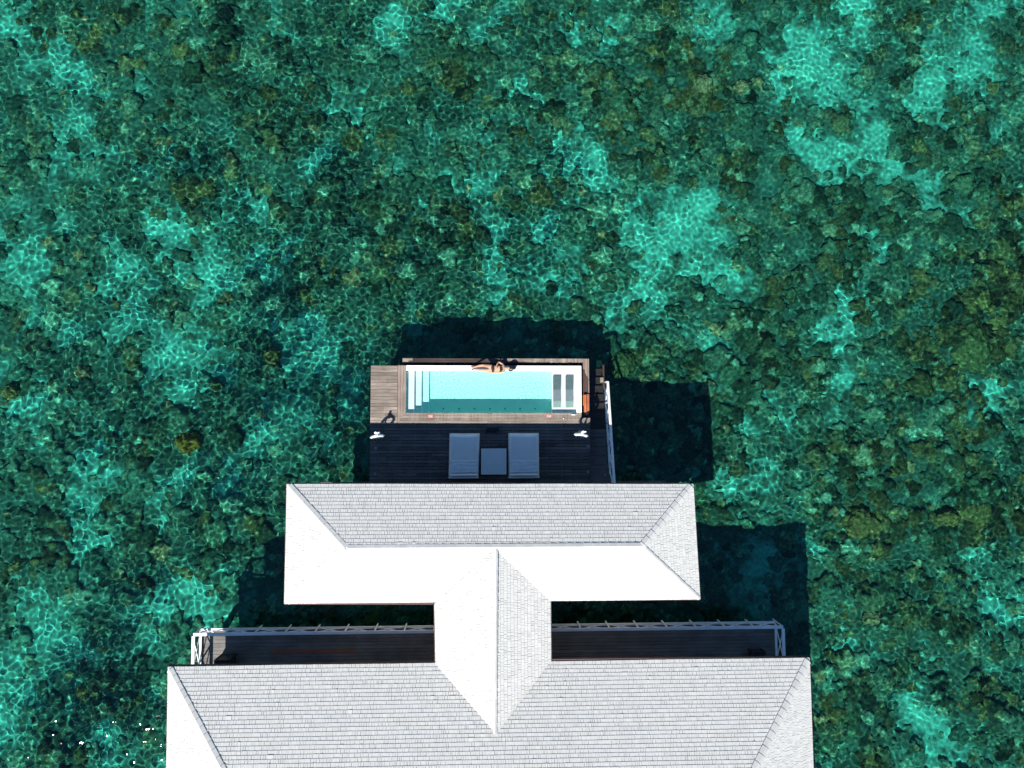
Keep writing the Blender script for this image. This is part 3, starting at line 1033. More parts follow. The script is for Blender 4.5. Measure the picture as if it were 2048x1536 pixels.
# submerged loungers on the shelf
for k, (xa, xb, lab) in enumerate(((1106, 1121, 'dark teal and grey lounger under water on the pool shelf, nearer the pool basin'),
                                   (1131, 1146, 'dark teal and grey lounger under water on the pool shelf, nearer the right-hand rim'))):
    za = SHD
    l0, l1 = U(xa, 780, za)[0], U(xb, 780, za)[0]
    ya, yb, yc, yd = [U(1110, t, za)[1] for t in (752, 779, 802, 815)]
    lt = thing('pool_lounger', ((l0 + l1) / 2, yc, za), lab, 'pool lounger', 'loungers under water on the pool shelf')
    q = MB()
    def slab(q, y0, z0, y1, z1, th=0.03):
        b = len(q.v)
        q.v += [(l0, y0, z0), (l1, y0, z0), (l1, y1, z1), (l0, y1, z1), (l0, y0, za), (l1, y0, za), (l1, y1, za), (l0, y1, za)]
        q.f += [(b, b + 1, b + 2, b + 3), (b + 7, b + 6, b + 5, b + 4), (b, b + 4, b + 5, b + 1), (b + 2, b + 6, b + 7, b + 3), (b + 1, b + 5, b + 6, b + 2), (b, b + 3, b + 7, b + 4)]
        return q
    slab(q, yb, za + 0.05, ya, za + 0.13).build('backrest', M['pad_dark'], lt, receiver=True)
    slab(MB(), yc, za + 0.065, yb - 0.002, za + 0.05).build('seat', M['pad_mid'], lt, receiver=True)
    slab(MB(), yd, za + 0.02, yc - 0.002, za + 0.065).build('footrest', M['pad_pale'], lt, receiver=True)
# gutter and outer ledge
LXW, LXE, LYN = U(805, 717, -0.2)[0], U(1178, 717, -0.2)[0], U(900, 716.5, -0.2)[1]
gut = MB()
gut.box(LXW, RXE + 0.0, RYN + 0.001, RYN + 0.14, -0.60, -0.55)
gut.box(RXE + 0.001, RXE + 0.10, PYS - 0.3, RYN + 0.14, -0.605, -0.555)
gut.box(PXL - 0.17, RXE, RYN + 0.0005, RYN + 0.012, -1.1, WT - 0.02)
gut.box(RXE + 0.0005, RXE + 0.012, PYS - 0.3, RYN, -1.1, WT - 0.02)
gut.build('gutter', M['cabinet'], pool)
lg = MB()
boards(lg, LXW, LXE - 0.01, RYN + 0.135, LYN, 0.10, 0.005, z=-0.2, along='x', seed=21)
lo = lg.build('ledge', M['wet'], pool)
lg = MB()
boards(lg, RXE + 0.09, LXE, U(1170, 832)[1], RYN + 0.13, 0.10, 0.005, z=-0.2, along='y', seed=22)
lg.build('ledge', M['wet_y'], pool)
# dry, sun-bleached part of the ledge at the right corner and its left tip
dry = MB()
rr = random.Random(5)
x = U(1013, 717, -0.2)[0]
xe2 = LXE - 0.02
while x < xe2:
    w = rr.uniform(0.03, 0.09)
    t_ = (x - U(1013, 717, -0.2)[0]) / (xe2 - U(1013, 717, -0.2)[0])
    dry.box(x, min(xe2, x + w), LYN - 0.10 - 0.07 * min(1, t_ * 1.6 + 0.25) * rr.uniform(0.6, 1.1), LYN - 0.005, -0.199, -0.1955)
    x += w
o = dry.build('ledge_dry_side', M['deck_x'], pool)
dry = MB()
dry.box(LXW + 0.003, LXW + 0.42, LYN - 0.10, LYN - 0.005, -0.199, -0.1955)
dry.box(LXW + 0.003, LXW + 0.25, LYN - 0.17, LYN - 0.1005, -0.199, -0.1955)
o = dry.build('ledge_dry_tip', M['deck_x'], pool)
dry = MB()
for k in range(6):
    x0 = RXE + 0.10 + k * (LXE - RXE - 0.105) / 6
    dry.box(x0, x0 + (LXE - RXE - 0.105) / 6 - 0.001, LYN - 0.40 - 0.10 * k + rr.uniform(-.05, .05), LYN - 0.006, -0.199, -0.1945)
dry.box(LXE - 0.035, LXE - 0.004, 1.35, LYN - 0.9, -0.199, -0.1945)
o = dry.build('ledge_dry_end', M['deck_y'], pool)
# cladding below the ledge
cl = MB()
cl.box(LXW, LXE, LYN - 0.04, LYN, -0.9, -0.235)
cl.box(LXE - 0.04, LXE, 1.0, LYN - 0.041, -0.9, -0.235)
cl.box(LXW, LXW + 0.04, RYN + 0.02, LYN - 0.041, -0.9, -0.235)
cl.build('cladding', M['wet'], pool)
piles(pool, [(x, y) for x in (-2.8, -0.4, 2.0, 4.0) for y in (1.5, 3.0)], PD - 0.15, 0.16)
# varnished hatch board in the east gutter
hx0, hx1 = U(1166.3, 800)[0], U(1173.0, 800)[0]
hy0, hy1 = U(1170, 824.5)[1], U(1170, 789.5)[1]
hatch = thing('hatch_board', ((hx0 + hx1) / 2, (hy0 + hy1) / 2, -0.10), 'orange varnished plank lying along the right end of the pool', 'plank')
MB().box(hx0, hx0 + 0.045, hy0 + 0.28, hy1, -0.09, -0.045).box(hx0 + 0.048, hx1, hy0, hy1, -0.09, -0.04).build('plank', M['orange_wood'], hatch)
MB().box(hx1 + 0.004, hx1 + 0.13, hy0 - 0.01, hy1 + 0.03, -0.19, -0.12).build('side_plank', M['red_wood'], hatch)
# red warning plates on the frame boards
for k, (px, py, lab) in enumerate(((861, 832.5, 'small red and white warning plate on the pool edge boards near the steps'),
                                   (1098, 832, 'small red and white warning plate on the pool edge boards near the shelf'))):
    x, y = U(px, py)
    sg = thing('warning_plate', (x, y, 0.012), lab, 'sign', 'warning plates on the pool edge')
    MB().box(x - 0.10, x + 0.10, y - 0.07, y + 0.07, 0.012, 0.016).build('plate', M['sign_white'], sg)
    q = MB()
    for (p0, p1, p2, p3) in ((-0.10, 0.10, 0.05, 0.07), (-0.10, 0.10, -0.07, -0.05), (-0.10, -0.08, -0.05, 0.05), (0.08, 0.10, -0.05, 0.05)):
        q.box(x + p0, x + p1, y + p2, y + p3, 0.0165, 0.019)
    q.bar((x - 0.04, y - 0.035, 0.018), (x + 0.04, y + 0.035, 0.018), 0.014, 0.003)
    q.box(x - 0.05, x + 0.02, y + 0.012, y + 0.027, 0.0165, 0.019)
    q.build('red_marking', M['red'], sg)
x, y = U(1127, 837.5)
dv = thing('drain_cover', (x, y, 0.012), 'small round metal fitting set in the boards at the right end of the pool edge', 'drain')
MB().tube([(x + 0.05 * math.cos(t), y + 0.05 * math.sin(t), 0.018) for t in np.arange(0, 6.28, 0.35)], 0.010, 6, closed=True).build('ring', M['pile'], dv)
MB().cyl(x, y, 0.0145, 0.024, 0.022, 12).build('plug', M['white'], dv, smooth=False)
x, y = U(1147, 829.5)
tw = MB()
tw.tube([(x - 0.11, y - 0.006, 0.03), (x - 0.05, y + 0.002, 0.035), (x + 0.03, y + 0.004, 0.04), (x + 0.10, y - 0.004, 0.03)], [0.010, 0.022, 0.026, 0.012], 8)
tag(tw.build('cloth', M['white'], None, smooth=True), 'small crumpled white cloth on the boards beside the pool shelf', 'cloth')

# ------------------------------------------------------------------ stairs down to the sea
stairs = thing('timber_stairs', (DXE + 0.33, 1, -0.6), 'timber stairs, shade coloured into the treads, running down along the right side of the pool to the water', 'stairs')
sx0, sx1 = DXE + 0.015, U(1213, 860, -0.3)[0]
n_tr = 13
for k in range(n_tr):
    y0 = -1.30 + k * 0.372
    z = -0.06 - k * 0.106
    q = MB()
    q.box(sx0, sx1, y0 + 0.004, y0 + 0.18, z - 0.04, z)
    q.box(sx0, sx1, y0 + 0.19, y0 + 0.362, z - 0.04, z)
    q.build('tread', M['tread_shade'] if k > 4 else M['deck_shade'], stairs, receiver=True)
q = MB()
for x in (sx0 + 0.03, sx1 - 0.03):
    q.bar((x, -1.4, -0.20), (x, 3.5, -0.20 - 1.395), 0.05, 0.16)
q.build('stringer', M['pile'], stairs, receiver=True)
MB().box(sx0, U(1232, 960)[0], -2.3, -1.30, -0.04, -0.008).build('landing', M['deck_shade'], stairs)
piles(stairs, [(sx0 + 0.1, 3.2), (sx1 - 0.05, 3.2), (sx1 - 0.05, 0.8)], -1.3, 0.07)
# broken mooring step at the foot of the stairs
x0, y0 = U(1200.5, 764.5, -0.95)
x1, y1 = U(1207.0, 755, -0.95)
ms = thing('mooring_step', ((x0 + x1) / 2, (y0 + y1) / 2, -0.95), 'small tan timber step beside the sea stairs, catching the sun', 'step')
MB().box(x0, x1, y0, y1, -1.0, -0.95).build('step_board', M['deck_x'], ms)
MB().box(x1 - 0.02, x1 + 0.05, y0 - 0.3, y1 + 0.55, -1.12, -1.02).build('side_beam', M['wet_y'], ms)
MB().cyl((x0 + x1) / 2, y0 + 0.05, -3.4, -1.0, 0.06, 10).build('post', M['pile'], ms, receiver=True)


# ------------------------------------------------------------------ railings
def railing(name, A, B, za, zb, label, group=None, h=0.80, post_every=1.15, z_low=0.10, post_down=0.20, cap_w=0.12, first=True, last=True, out=(0, 1)):
    """A->B plan points; za, zb deck heights at the ends. Top rail, bottom rail, posts, X braces."""
    A, B = Vector((*A, 0)), Vector((*B, 0))
    Lh = (B - A).length
    n_ = max(1, round(Lh / post_every))
    root = thing(name, tuple((A + B) / 2), label, 'railing', group)
    zt = lambda t: za + (zb - za) * t
    P = lambda t, z: tuple(A + (B - A) * t + Vector((0, 0, zt(t) + z)))
    MB().bar(P(0, z_low + h), P(1, z_low + h), cap_w, 0.05).build('top_rail', M['rail'], root, bevel=0.006)
    MB().bar(P(0, z_low), P(1, z_low), 0.09, 0.06).build('bottom_rail', M['rail'], root, bevel=0.006)
    o_ = Vector((*out, 0)) * 0.06
    for i in range(n_ + 1):
        if (i == 0 and not first) or (i == n_ and not last): continue
        t = i / n_
        a = Vector(P(t, -post_down)) + o_
        b = Vector(P(t, z_low + h - 0.03)) + o_ * 0.2
        MB().bar(a, b, 0.048, 0.048, up=(0, 1, 0)).build('post', M['rail'], root, receiver=True)
    for i in range(n_):
        t0, t1 = i / n_, (i + 1) / n_
        q = MB()
        q.bar(P(t0 + 0.004, z_low + 0.03), P(t1 - 0.004, z_low + h - 0.03), 0.03, 0.035)
        q.bar(Vector(P(t0 + 0.004, z_low + h - 0.03)) + o_ * 0.5, Vector(P(t1 - 0.004, z_low + 0.03)) + o_ * 0.5, 0.03, 0.035)
        q.build('cross_brace', M['rail'], root)
    return root


VZ = 0.9
rNW, rNE = U(387, 1269, VZ), U(1566, 1254, VZ)
railing('deck_railing', rNW, rNE, 0.0, 0.0, 'long pale cross-braced railing along the far edge of the narrow deck between the roofs', 'railings of the verandah deck', post_every=1.165)
railing('deck_railing', (rNW[0], rNW[1] - 0.06), (rNW[0] + 0.02, -11.2), 0, 0, 'short sunlit white railing with crossed braces at the left end of the narrow deck', 'railings of the verandah deck', post_every=1.2, first=False, out=(-1, 0))
railing('deck_railing', (rNE[0], rNE[1] - 0.06), (rNE[0] + 0.02, -11.2), 0, 0, 'short shaded railing with crossed braces at the right end of the narrow deck', 'railings of the verandah deck', post_every=1.2, first=False, out=(1, 0))
RX = 5.375
rail2 = railing('stair_railing', (RX, -1.9), (RX, 2.56), -0.10 + 0.08, -1.45, 'white sloping railing beside the sea stairs, its far end in full sun', h=0.88, post_every=0.9, z_low=0.02, post_down=0.5, out=(-1, 0), cap_w=0.10)
rail2['group'] = 'railings'
del rail2['group']

# ------------------------------------------------------------------ verandah deck between the roofs
vd = thing('verandah_deck', (0, -8.5, 0), 'long narrow timber deck between the two roofs, shaded but for its left end', 'deck')
mb = MB()
vy1L, vy1R = rNW[1] - 0.02, rNE[1] - 0.02
k = 0
rr = random.Random(77)
xL, xR = rNW[0] + 0.02, rNE[0] - 0.02
while k < 15:
    o0, o1 = k * 0.140, k * 0.140 + 0.130
    t = xL
    while t < xR:
        e = min(xR, t + rr.uniform(2.2, 4.2))
        if xR - e < 0.8: e = xR
        f0, f1 = (t - xL) / (xR - xL), (e - xL) / (xR - xL)
        ya = lambda f: vy1L + (vy1R - vy1L) * f
        if not (k == 5 and t < -4.0 and e > -8.2 and False):
            dz = rr.uniform(-0.002, 0.002)
            mb.hexa([(t, ya(f0) - o1), (e - 0.005, ya(f1) - o1), (e - 0.005, ya(f1) - o0), (t, ya(f0) - o0)], -0.035 + dz, dz)
        t = e
    k += 1
mb.build('deck_board', M['deck_south'], vd)
xa, ya_ = U(545, 1302.5)
xb, yb_ = U(712, 1301.5)
MB().hexa([(xa, ya_ - 0.06), (xb, yb_ - 0.06), (xb, yb_ + 0.06), (xa, ya_ + 0.06)], 0.003, 0.007).build('replacement_board', M['red_wood'], vd)
q = MB()
q.hexa([(xL, vy1L - 0.06), (xR, vy1R - 0.06), (xR, vy1R - 0.01), (xL, vy1L - 0.01)], -0.28, -0.04)
q.box(xL, xL + 0.05, -9.6, vy1L - 0.061, -0.28, -0.04)
q.box(xR - 0.05, xR, -9.4, vy1R - 0.061, -0.28, -0.04)
q.build('edge_beam', M['fascia'], vd)
piles(vd, [(x, -8.3) for x in (-11, -7.5, -3.6, 0.4, 4.4, 8.2, 11.6)], -0.28, 0.12)


def cabinet(x0, x1, y0, y1, h, label, nslat):
    t = thing('louvred_cabinet', ((x0 + x1) / 2, (y0 + y1) / 2, 0), label, 'cabinet', 'louvred cabinets on the verandah deck')
    MB().box(x0 + 0.02, x1 - 0.02, y0, y1 - 0.02, 0.01, h - 0.07).build('body', M['cabinet'], t)
    q = MB()
    q.bar((x0, y1, h - 0.02), (x1, y1, h - 0.02), 0.04, 0.04).bar((x0, y0, h - 0.02), (x1, y0, h - 0.02), 0.04, 0.04)
    for x in (x0, x1):
        q.bar((x, y0, h - 0.021), (x, y1, h - 0.021), 0.04, 0.04)
        for y in (y0, y1): q.bar((x, y, 0.0), (x, y, h - 0.03), 0.04, 0.04)
    q.build('frame', M['cabinet'], t)
    for i in range(nslat):
        x = x0 + (i + 0.5) * (x1 - x0) / nslat
        MB().bar((x, y0, h - 0.01), (x, y1, h - 0.01), 0.045, 0.025).build('slat', M['black'] if i % 2 else M['cabinet'], t)


h_ = 0.95
c0, c1 = U(429, 1321, h_), U(457, 1334, h_)
cabinet(c0[0], c1[0], c0[1] - 0.55, c0[1], h_, 'black slatted cabinet on the sunlit left end of the narrow deck, half under the eave', 6)
c0, c1 = U(1505, 1304, 0.5), U(1531, 1316, 0.5)
cabinet(c0[0], c1[0], c0[1] - 0.5, c0[1], 0.5, 'low dark slatted cabinet in the shade near the right end of the narrow deck', 4)


# ------------------------------------------------------------------ lifebuoys on posts
def lifebuoy(px, py, tilt, label, rope=True):
    hc = 0.76
    x, y = U(px, py, hc + 0.2)
    t = thing('lifebuoy', (x, y, hc), label, 'lifebuoy', 'lifebuoys at the terrace corners', tilt)
    pts = [(x + 0.225 * math.cos(a), y + 0.0 + 0.02 * math.sin(a), hc + 0.225 * math.sin(a)) for a in np.arange(0, 2 * math.pi, math.pi / 16)]
    MB().tube(pts, 0.052, 14, closed=True).build('ring', M['white'], t, smooth=True)
    q = MB()
    pts = []
    for a in np.arange(0, 2 * math.pi, math.pi / 16):
        rr_ = 0.285 + 0.02 * abs(math.sin(2 * a))
        pts.append((x + rr_ * math.cos(a), y, hc + rr_ * math.sin(a)))
    q.tube(pts, 0.006, 6, closed=True)
    q.build('grab_line', M['white'], t)
    return t


def buoy_stand(px, py, label):
    x, y = U(px, py, 1.0)
    t = thing('lifebuoy_stand', (x, y, 0), label, 'stand', 'stands holding the lifebuoys')
    MB().cyl(x, y, 0, 1.02, 0.028, 12).build('pole', M['white'], t)
    MB().cyl(x, y, 1.0, 1.08, 0.05, 12).build('finial', M['white'], t)
    q = MB()
    q.bar((x - 0.05, y, 0.95), (x + 0.13, y + 0.01, 0.93), 0.05, 0.05).bar((x, y, 0.9), (x + 0.02, y - 0.13, 0.9), 0.045, 0.045).bar((x, y, 0.6), (x, y - 0.12, 0.6), 0.045, 0.04)
    q.build('bracket', M['rail'], t)
    MB().cyl(x, y, 0.0, 0.02, 0.09, 14).build('base_plate', M['metal'], t)
    return t


lifebuoy(753, 873, R(9), 'white lifebuoy upright on its stand at the left corner of the terrace')
buoy_stand(751.5, 866, 'white post stand of the lifebuoy at the left corner of the terrace')
lifebuoy(1163.5, 870, R(-8), 'white lifebuoy upright on its stand at the right corner of the terrace')
buoy_stand(1166, 864, 'white post stand of the lifebuoy at the right corner of the terrace')
q = MB()
xr_, yr_ = U(747, 886, 0.02)
q.tube([(*U(747, 873, 0.6), 0.6), (*U(747, 880, 0.3), 0.3), (xr_, yr_, 0.02)], 0.007, 6)
q.tube([(*U(758, 873, 0.6), 0.6), (*U(752, 880, 0.3), 0.3), (xr_ + 0.02, yr_, 0.02)], 0.007, 6)
q.tube([(xr_ + 0.06 * math.cos(a) * (1 + 0.05 * a), yr_ + 0.05 * math.sin(a), 0.012 + 0.002 * a) for a in np.arange(0, 12, 0.5)], 0.008, 6)
tag(q.build('rope', M['pile'], None), 'thin grey rope hanging from the left lifebuoy to the deck boards', 'rope')

# ------------------------------------------------------------------ daybeds, table
def daybed(c_nw, c_ne, c_se, c_sw, label, rumple, seed):
    z = 0.36
    P = [U(*c, z) for c in (c_sw, c_se, c_ne, c_nw)]
    cx, cy = sum(p[0] for p in P) / 4, sum(p[1] for p in P) / 4
    t = thing('daybed', (cx, cy, 0), label, 'daybed', 'daybeds on the terrace')
    rr = random.Random(seed)
    f = MB()
    f.hexa(P, 0.12, 0.24)
    f.build('frame', M['white'], t, bevel=0.01)
    for (a, b) in ((0.05, 0.05), (0.95, 0.05), (0.95, 0.95), (0.05, 0.95)):
        x = (P[0][0] * (1 - a) + P[1][0] * a) * (1 - b) + (P[3][0] * (1 - a) + P[2][0] * a) * b
        y = (P[0][1] * (1 - a) + P[1][1] * a) * (1 - b) + (P[3][1] * (1 - a) + P[2][1] * a) * b
        MB().box(x - 0.035, x + 0.035, y - 0.035, y + 0.035, 0.0, 0.119).build('leg', M['white'], t)
    def pt(a, b):
        return ((P[0][0] * (1 - a) + P[1][0] * a) * (1 - b) + (P[3][0] * (1 - a) + P[2][0] * a) * b,
                (P[0][1] * (1 - a) + P[1][1] * a) * (1 - b) + (P[3][1] * (1 - a) + P[2][1] * a) * b)
    # mattress, softly puffed
    n_ = 26
    mb = MB()
    for j in range(n_ + 1):
        for i in range(n_ + 1):
            a, b = i / n_, j / n_
            aa, bb = 0.012 + 0.976 * a, 0.055 + 0.93 * b
            x, y = pt(aa, bb)
            e = min(a, 1 - a, b, 1 - b)
            zz = 0.245 + 0.115 * min(1, (e / 0.05)) ** 0.5 + 0.006 * mnoise.noise(Vector((a * 5, b * 7, seed)))
            if b > 0.9: y -= 0.02 * math.sin(a * math.pi) * rumple
            mb.v.append((x, y, zz))
    for j in range(n_):
        for i in range(n_):
            c = j * (n_ + 1) + i
            mb.f.append((c, c + 1, c + n_ + 2, c + n_ + 1))
    mb.build('mattress', M['fabric'], t, smooth=True)
    # raised head section with folded cover
    mb = MB()
    nn = 30
    for j in range(nn + 1):
        for i in range(nn + 1):
            a, b = i / nn, j / nn
            x, y = pt(0.045 + 0.91 * a, 0.125 + 0.275 * b)
            zz = 0.375 + 0.05 * (1 - b) + 0.0022 * math.sin(b * 21 + 3 * mnoise.noise(Vector((a * 3, b * 2, seed)))) * (0.25 + 0.75 * rumple) + 0.010 * mnoise.noise(Vector((a * 3, b * 5, seed + 4)))
            if j in (0, nn) or i in (0, nn): zz -= 0.03
            mb.v.append((x, y, zz))
    for j in range(nn):
        for i in range(nn):
            c = j * (nn + 1) + i
            mb.f.append((c, c + 1, c + nn + 2, c + nn + 1))
    mb.build('cover', M['towel'], t, smooth=True)
    x0, y0 = pt(0.04, 0.075)
    x1, y1 = pt(0.96, 0.075)
    MB().tube([(x0, y0, 0.40), (x0 + 0.04, y0, 0.415), ((x0 + x1) / 2, (y0 + y1) / 2, 0.42), (x1 - 0.04, y1, 0.415), (x1, y1, 0.40)], [0.03, 0.055, 0.058, 0.055, 0.03], 12).build('bolster', M['fabric'], t, smooth=True)
    x0, y0 = pt(0.0, 0.02)
    x1, y1 = pt(1.0, 0.02)
    MB().bar((x0, y0, 0.33), (x1, y1, 0.33), 0.05, 0.18).build('backboard', M['white'], t, bevel=0.008)
    for (a, b) in ((-0.012, 0.86), (1.012, 0.80), (-0.012, 0.38)):
        x, y = pt(a, b)
        MB().cyl(x, y, 0.20, 0.30, 0.022, 10).build('knob', M['metal'], t)
    return t


daybed((899, 866.5), (959.5, 866.5), (957, 957), (897, 957.5), 'pale daybed with a slightly sagging far edge, left of the low table', 1.0, 2)
daybed((1017, 866), (1078, 866), (1079, 956.5), (1017.5, 957), 'pale daybed with a creased towel, right of the low table', 0.7, 9)
TZ = 0.32
t0, t1 = U(962.3, 949, TZ), U(1012.7, 897, TZ)
tb = thing('side_table', ((t0[0] + t1[0]) / 2, (t0[1] + t1[1]) / 2, 0), 'low square pale table between the two daybeds', 'table')
MB().box(t0[0] + 0.03, t1[0] - 0.03, t0[1] + 0.03, t1[1] - 0.03, TZ - 0.03, TZ - 0.004).build('tabletop', M['table'], tb)
q = MB()
q.box(t0[0], t1[0], t0[1], t0[1] + 0.03, TZ - 0.05, TZ).box(t0[0], t1[0], t1[1] - 0.03, t1[1], TZ - 0.05, TZ)
q.box(t0[0], t0[0] + 0.0295, t0[1] + 0.0305, t1[1] - 0.0305, TZ - 0.05, TZ).box(t1[0] - 0.0295, t1[0], t0[1] + 0.0305, t1[1] - 0.0305, TZ - 0.05, TZ)
q.build('rim', M['white'], tb)
for x in (t0[0] + 0.03, t1[0] - 0.07):
    for y in (t0[1] + 0.03, t1[1] - 0.07):
        MB().box(x, x + 0.04, y, y + 0.04, 0, TZ - 0.051).build('leg', M['white'], tb)
# black folded cloth between the daybeds' feet
x, y = U(984, 860, 0.04)
q = MB()
nn = 16
for j in range(9):
    for i in range(nn + 1):
        a, b = i / nn, j / 8
        wv = 0.035 * mnoise.noise(Vector((a * 4, b * 3, 2)))
        e = min(a, 1 - a, b, 1 - b)
        q.v.append((x - 0.27 + 0.54 * a + 0.05 * (b - 0.5), y - 0.10 + 0.20 * b * (1 - 0.3 * abs(a - 0.5)) + wv, 0.005 + (0.045 if e > 0 else 0) + 0.012 * mnoise.noise(Vector((a * 9, b * 5, 7)))))
for j in range(8):
    for i in range(nn):
        c = j * (nn + 1) + i
        q.f.append((c, c + 1, c + nn + 2, c + nn + 1))
tag(q.build('folded_towel', M['black'], None, smooth=True), 'black crumpled towel on the shaded boards in front of the two daybeds', 'towel')

# small round lights let into the terrace boards
lights = [(751, 896.5, 'at the left edge, nearer the lifebuoy'), (750, 947.5, 'at the left edge, nearer the roof'), (1176, 892.5, 'near the stairs, nearer the right lifebuoy'),
          (1176, 943.5, 'right of the right daybed, nearer the roof'), (1210.5, 950, 'on the stair landing beside the railing')]
for px, py, where in lights:
    x, y = U(px, py)
    t = thing('deck_light', (x, y, 0), 'small round metal deck light ' + where, 'deck light', 'lights let into the terrace boards')
    MB().cyl(x, y, -0.02, 0.006, 0.052, 18).build('bezel', M['metal'], t)
    MB().cyl(x, y, 0.0065, 0.010, 0.030, 14).build('lens', M['glass_dark'], t)
for px, py in ((861, 913.5), (861, 919)):
    pass


# ------------------------------------------------------------------ the bather
def skin_chain(bm_v, bm_e, rad, pts, parent=None):
    idx = []
    for p, r in pts:
        bm_v.append(p)
        rad.append(r)
        idx.append(len(bm_v) - 1)
    if parent is not None: bm_e.append((parent, idx[0]))
    for a, b in zip(idx[:-1], idx[1:]): bm_e.append((a, b))
    return idx


def person():
    BYC = (PYN + RYN) / 2 - 0.015
    zr = -0.02
    root = thing('person', (0.5, BYC, zr), 'woman in a black bikini lying on the white rim of the pool, one knee raised', 'person')
    V, E, Rd = [], [], []
    # pelvis first (root of the skin)
    sp = skin_chain(V, E, Rd, [((0.50, 0, .115), (.150, .100)), ((0.60, 0, .12), (.138, .09)), ((0.71, 0, .12), (.125, .080)),
                               ((0.83, 0, .125), (.130, .095)), ((0.93, 0, .125), (.135, .090)), ((1.01, 0, .12), (.075, .06)), ((1.07, 0, .125), (.048, .048)),
                               ((1.13, 0, .145), (.066, .075)), ((1.20, 0, .150), (.080, .092)), ((1.27, 0, .145), (.074, .085)), ((1.31, 0, .140), (.04, .045))])
    nose = skin_chain(V, E, Rd, [((1.185, 0, .25), (.012, .012))], sp[8])
    # legs
    skin_chain(V, E, Rd, [((0.42, .085, .11), (.095, .095)), ((0.28, .10, .20), (.078, .078)), ((0.10, .105, .325), (.055, .055)),
                          ((-0.05, .09, .22), (.052, .052)), ((-0.20, .06, .10), (.034, .034)), ((-0.26, .05, .055), (.032, .03)),
                          ((-0.33, .05, .05), (.033, .022)), ((-0.40, .05, .045), (.025, .015))], sp[0])
    skin_chain(V, E, Rd, [((0.42, -.085, .11), (.095, .095)), ((0.26, -.085, .11), (.080, .078)), ((0.07, -.07, .11), (.055, .055)),
                          ((-0.08, -.06, .095), (.052, .052)), ((-0.25, -.04, .065), (.034, .034)), ((-0.31, -.04, .06), (.034, .034)),
                          ((-0.335, -.055, .13), (.032, .024)), ((-0.355, -.06, .185), (.026, .015))], sp[0])
    # arms: near arm along the side, far arm bent with the hand on the stomach
    aS = skin_chain(V, E, Rd, [((0.95, -.145, .115), (.052, .05)), ((0.82, -.165, .085), (.042, .042)), ((0.69, -.165, .06), (.036, .036)),
                               ((0.56, -.165, .05), (.030, .028)), ((0.47, -.165, .045), (.022, .020)), ((0.42, -.165, .045), (.034, .015))], sp[4])
    aN = skin_chain(V, E, Rd, [((0.95, .145, .12), (.052, .05)), ((0.84, .225, .13), (.042, .042)), ((0.76, .26, .13), (.036, .036)),
                               ((0.70, .16, .20), (.031, .029)), ((0.67, .08, .225), (.022, .020)), ((0.655, .03, .23), (.034, .015))], sp[4])
    def fingers(hand, d, s, z):
        # five fingers of different length, slightly curled
        for k, (off, ln) in enumerate(((-.026, .066), (-.009, .078), (.008, .074), (.024, .058))):
            dx_, dy_ = d
            bx, by = V[hand][0] + dx_ * .02 - dy_ * off, V[hand][1] + dy_ * .02 + dx_ * off
            skin_chain(V, E, Rd, [((bx + dx_ * .02, by + dy_ * .02, z), (.0095, .0095)), ((bx + dx_ * ln * .6, by + dy_ * ln * .6, z - .002), (.0085, .0085)),
                                  ((bx + dx_ * ln, by + dy_ * ln, z - .014), (.007, .007))], hand)
        ox_, oy_ = V[hand][0] - d[0] * .015, V[hand][1] - d[1] * .015
        skin_chain(V, E, Rd, [((ox_ - d[1] * s * .04, oy_ + d[0] * s * .04, z - .004), (.012, .012)),
                              ((ox_ - d[1] * s * .058 + d[0] * .03, oy_ + d[0] * s * .058 + d[1] * .03, z - .008), (.0095, .0095))], hand)
    fingers(aS[-1], (-1, 0.05), -1, .04)
    fingers(aN[-1], (-.25, -.97), 1, .225)
    me = bpy.data.meshes.new('body')
    me.from_pydata([Vector(v) for v in V], E, [])
    ob = bpy.data.objects.new('body', me)
    C.objects.link(ob)
    sm_ = ob.modifiers.new('skin', 'SKIN')
    sm_.use_smooth_shade = True
    for i, (a, b) in enumerate(Rd):
        ob.data.skin_vertices[0].data[i].radius = (a, b)
    ob.data.skin_vertices[0].data[0].use_root = True
    sb = ob.modifiers.new('sub', 'SUBSURF')
    sb.levels = sb.render_levels = 2
    dg = bpy.context.evaluated_depsgraph_get()
    baked = bpy.data.meshes.new_from_object(ob.evaluated_get(dg))
    bpy.data.objects.remove(ob)
    baked.name = 'body'
    for v in baked.vertices:
        x, y, z = v.co
        if 0.79 < x < 0.90 and z > 0.14:          # bust
            for s in (-1, 1):
                d2 = ((x - 0.845) / 0.05) ** 2 + ((y - s * 0.07) / 0.05) ** 2
                v.co.z += 0.035 * math.exp(-d2)
        v.co.z += 0.0
    baked.materials.clear()
    baked.materials.append(M['skin'])
    baked.polygons.foreach_set('use_smooth', [True] * len(baked.polygons))
    body = bpy.data.objects.new('body', baked)
    C.objects.link(body)
    body.parent = root
    body.location = (-0.5, 0, 0)
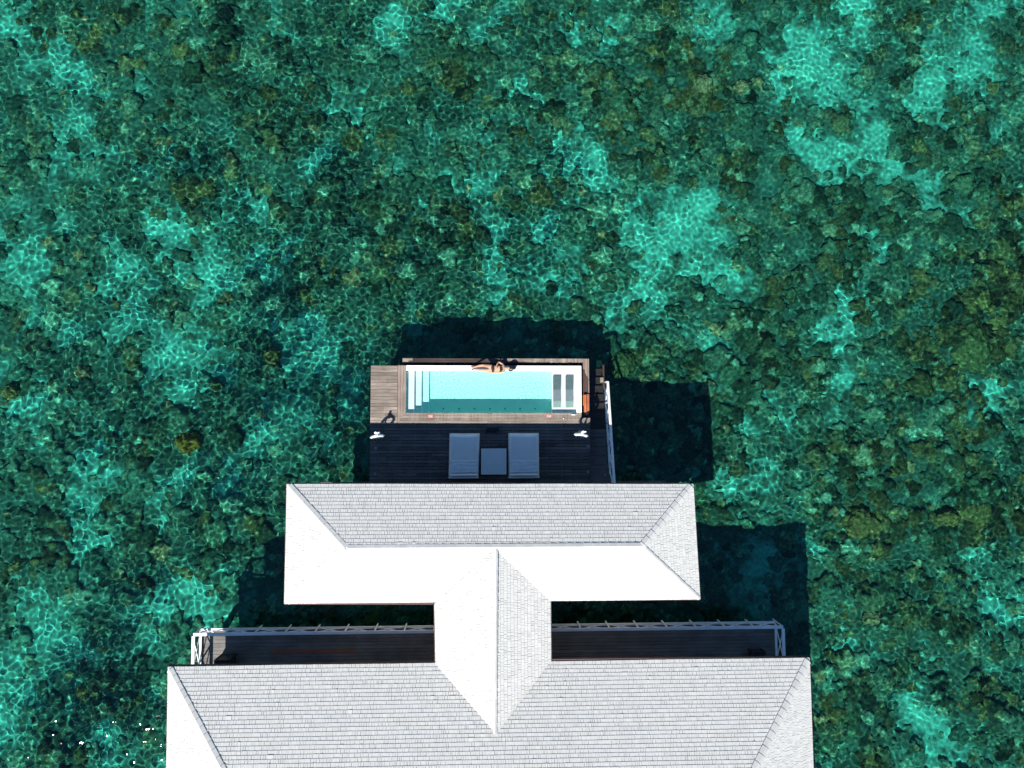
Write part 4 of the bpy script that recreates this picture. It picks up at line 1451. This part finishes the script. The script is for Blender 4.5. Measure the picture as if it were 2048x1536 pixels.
    # clothes: pieces of the body surface, lifted off and thickened
    def garment(name, test, off, mat):
        bm = bmesh.new()
        bm.from_mesh(baked)
        dele = [f for f in bm.faces if not test(f.calc_center_median())]
        bmesh.ops.delete(bm, geom=dele, context='FACES')
        bm.normal_update()
        for v in bm.verts: v.co += v.normal * off
        m2 = bpy.data.meshes.new(name)
        bm.to_mesh(m2)
        bm.free()
        m2.materials.clear()
        m2.materials.append(mat)
        o = bpy.data.objects.new(name, m2)
        C.objects.link(o)
        o.parent = body
        s_ = o.modifiers.new('th', 'SOLIDIFY')
        s_.thickness = 0.004
        return o
    garment('bikini_bottom', lambda c: 0.40 + 0.0 < c.x < 0.575 and abs(c.y) < 0.16 and (c.x > 0.44 + 0.55 * max(0, abs(c.y) - 0.03)), 0.006, M['black'])
    garment('bikini_top', lambda c: 0.79 < c.x < 0.905 and abs(c.y) < 0.142, 0.006, M['black'])
    # hair: cap on the back and crown of the head plus a loose bun
    bm = bmesh.new()
    bmesh.ops.create_icosphere(bm, subdivisions=4, radius=1)
    for v in bm.verts:
        p = v.co
        n_ = 1 + 0.06 * mnoise.noise(p * 5)
        v.co = Vector((1.255 + 0.125 * p.x * n_, 0.0 + 0.125 * p.y * n_, 0.135 + 0.098 * p.z * n_ + 0.07 * max(0, p.x)))
    r0 = len(bm.verts)
    bmesh.ops.create_icosphere(bm, subdivisions=3, radius=1)
    bm.verts.ensure_lookup_table()
    for v in bm.verts[r0:]:
        p = v.co
        n_ = 1 + 0.12 * mnoise.noise(p * 4)
        v.co = Vector((1.385 + 0.095 * p.x * n_, 0.03 + 0.085 * p.y * n_, 0.10 + 0.07 * p.z * n_))
    me = bpy.data.meshes.new('hair')
    bm.to_mesh(me)
    bm.free()
    me.polygons.foreach_set('use_smooth', [True] * len(me.polygons))
    me.materials.append(M['hair'])
    hr = bpy.data.objects.new('hair', me)
    C.objects.link(hr)
    hr.parent = root
    hr.location = (-0.5, 0, 0)
    # sunglasses resting on the face
    q = MB()
    for s in (-1, 1):
        q.box(1.195, 1.225, s * 0.034 - 0.024, s * 0.034 + 0.024, 0.232, 0.240)
    q.box(1.205, 1.213, -0.0095, 0.0095, 0.236, 0.241)
    g = q.build('sunglasses', M['cabinet'], None)
    g.parent = root
    g.location = (-0.5, 0, 0)
    q = MB().box(1.118, 1.127, -0.024, 0.024, 0.213, 0.222)
    g = q.build('lips', M['red_wood'], None, bevel=0.003)
    g.parent = root
    g.location = (-0.5, 0, 0)
    return root


person()
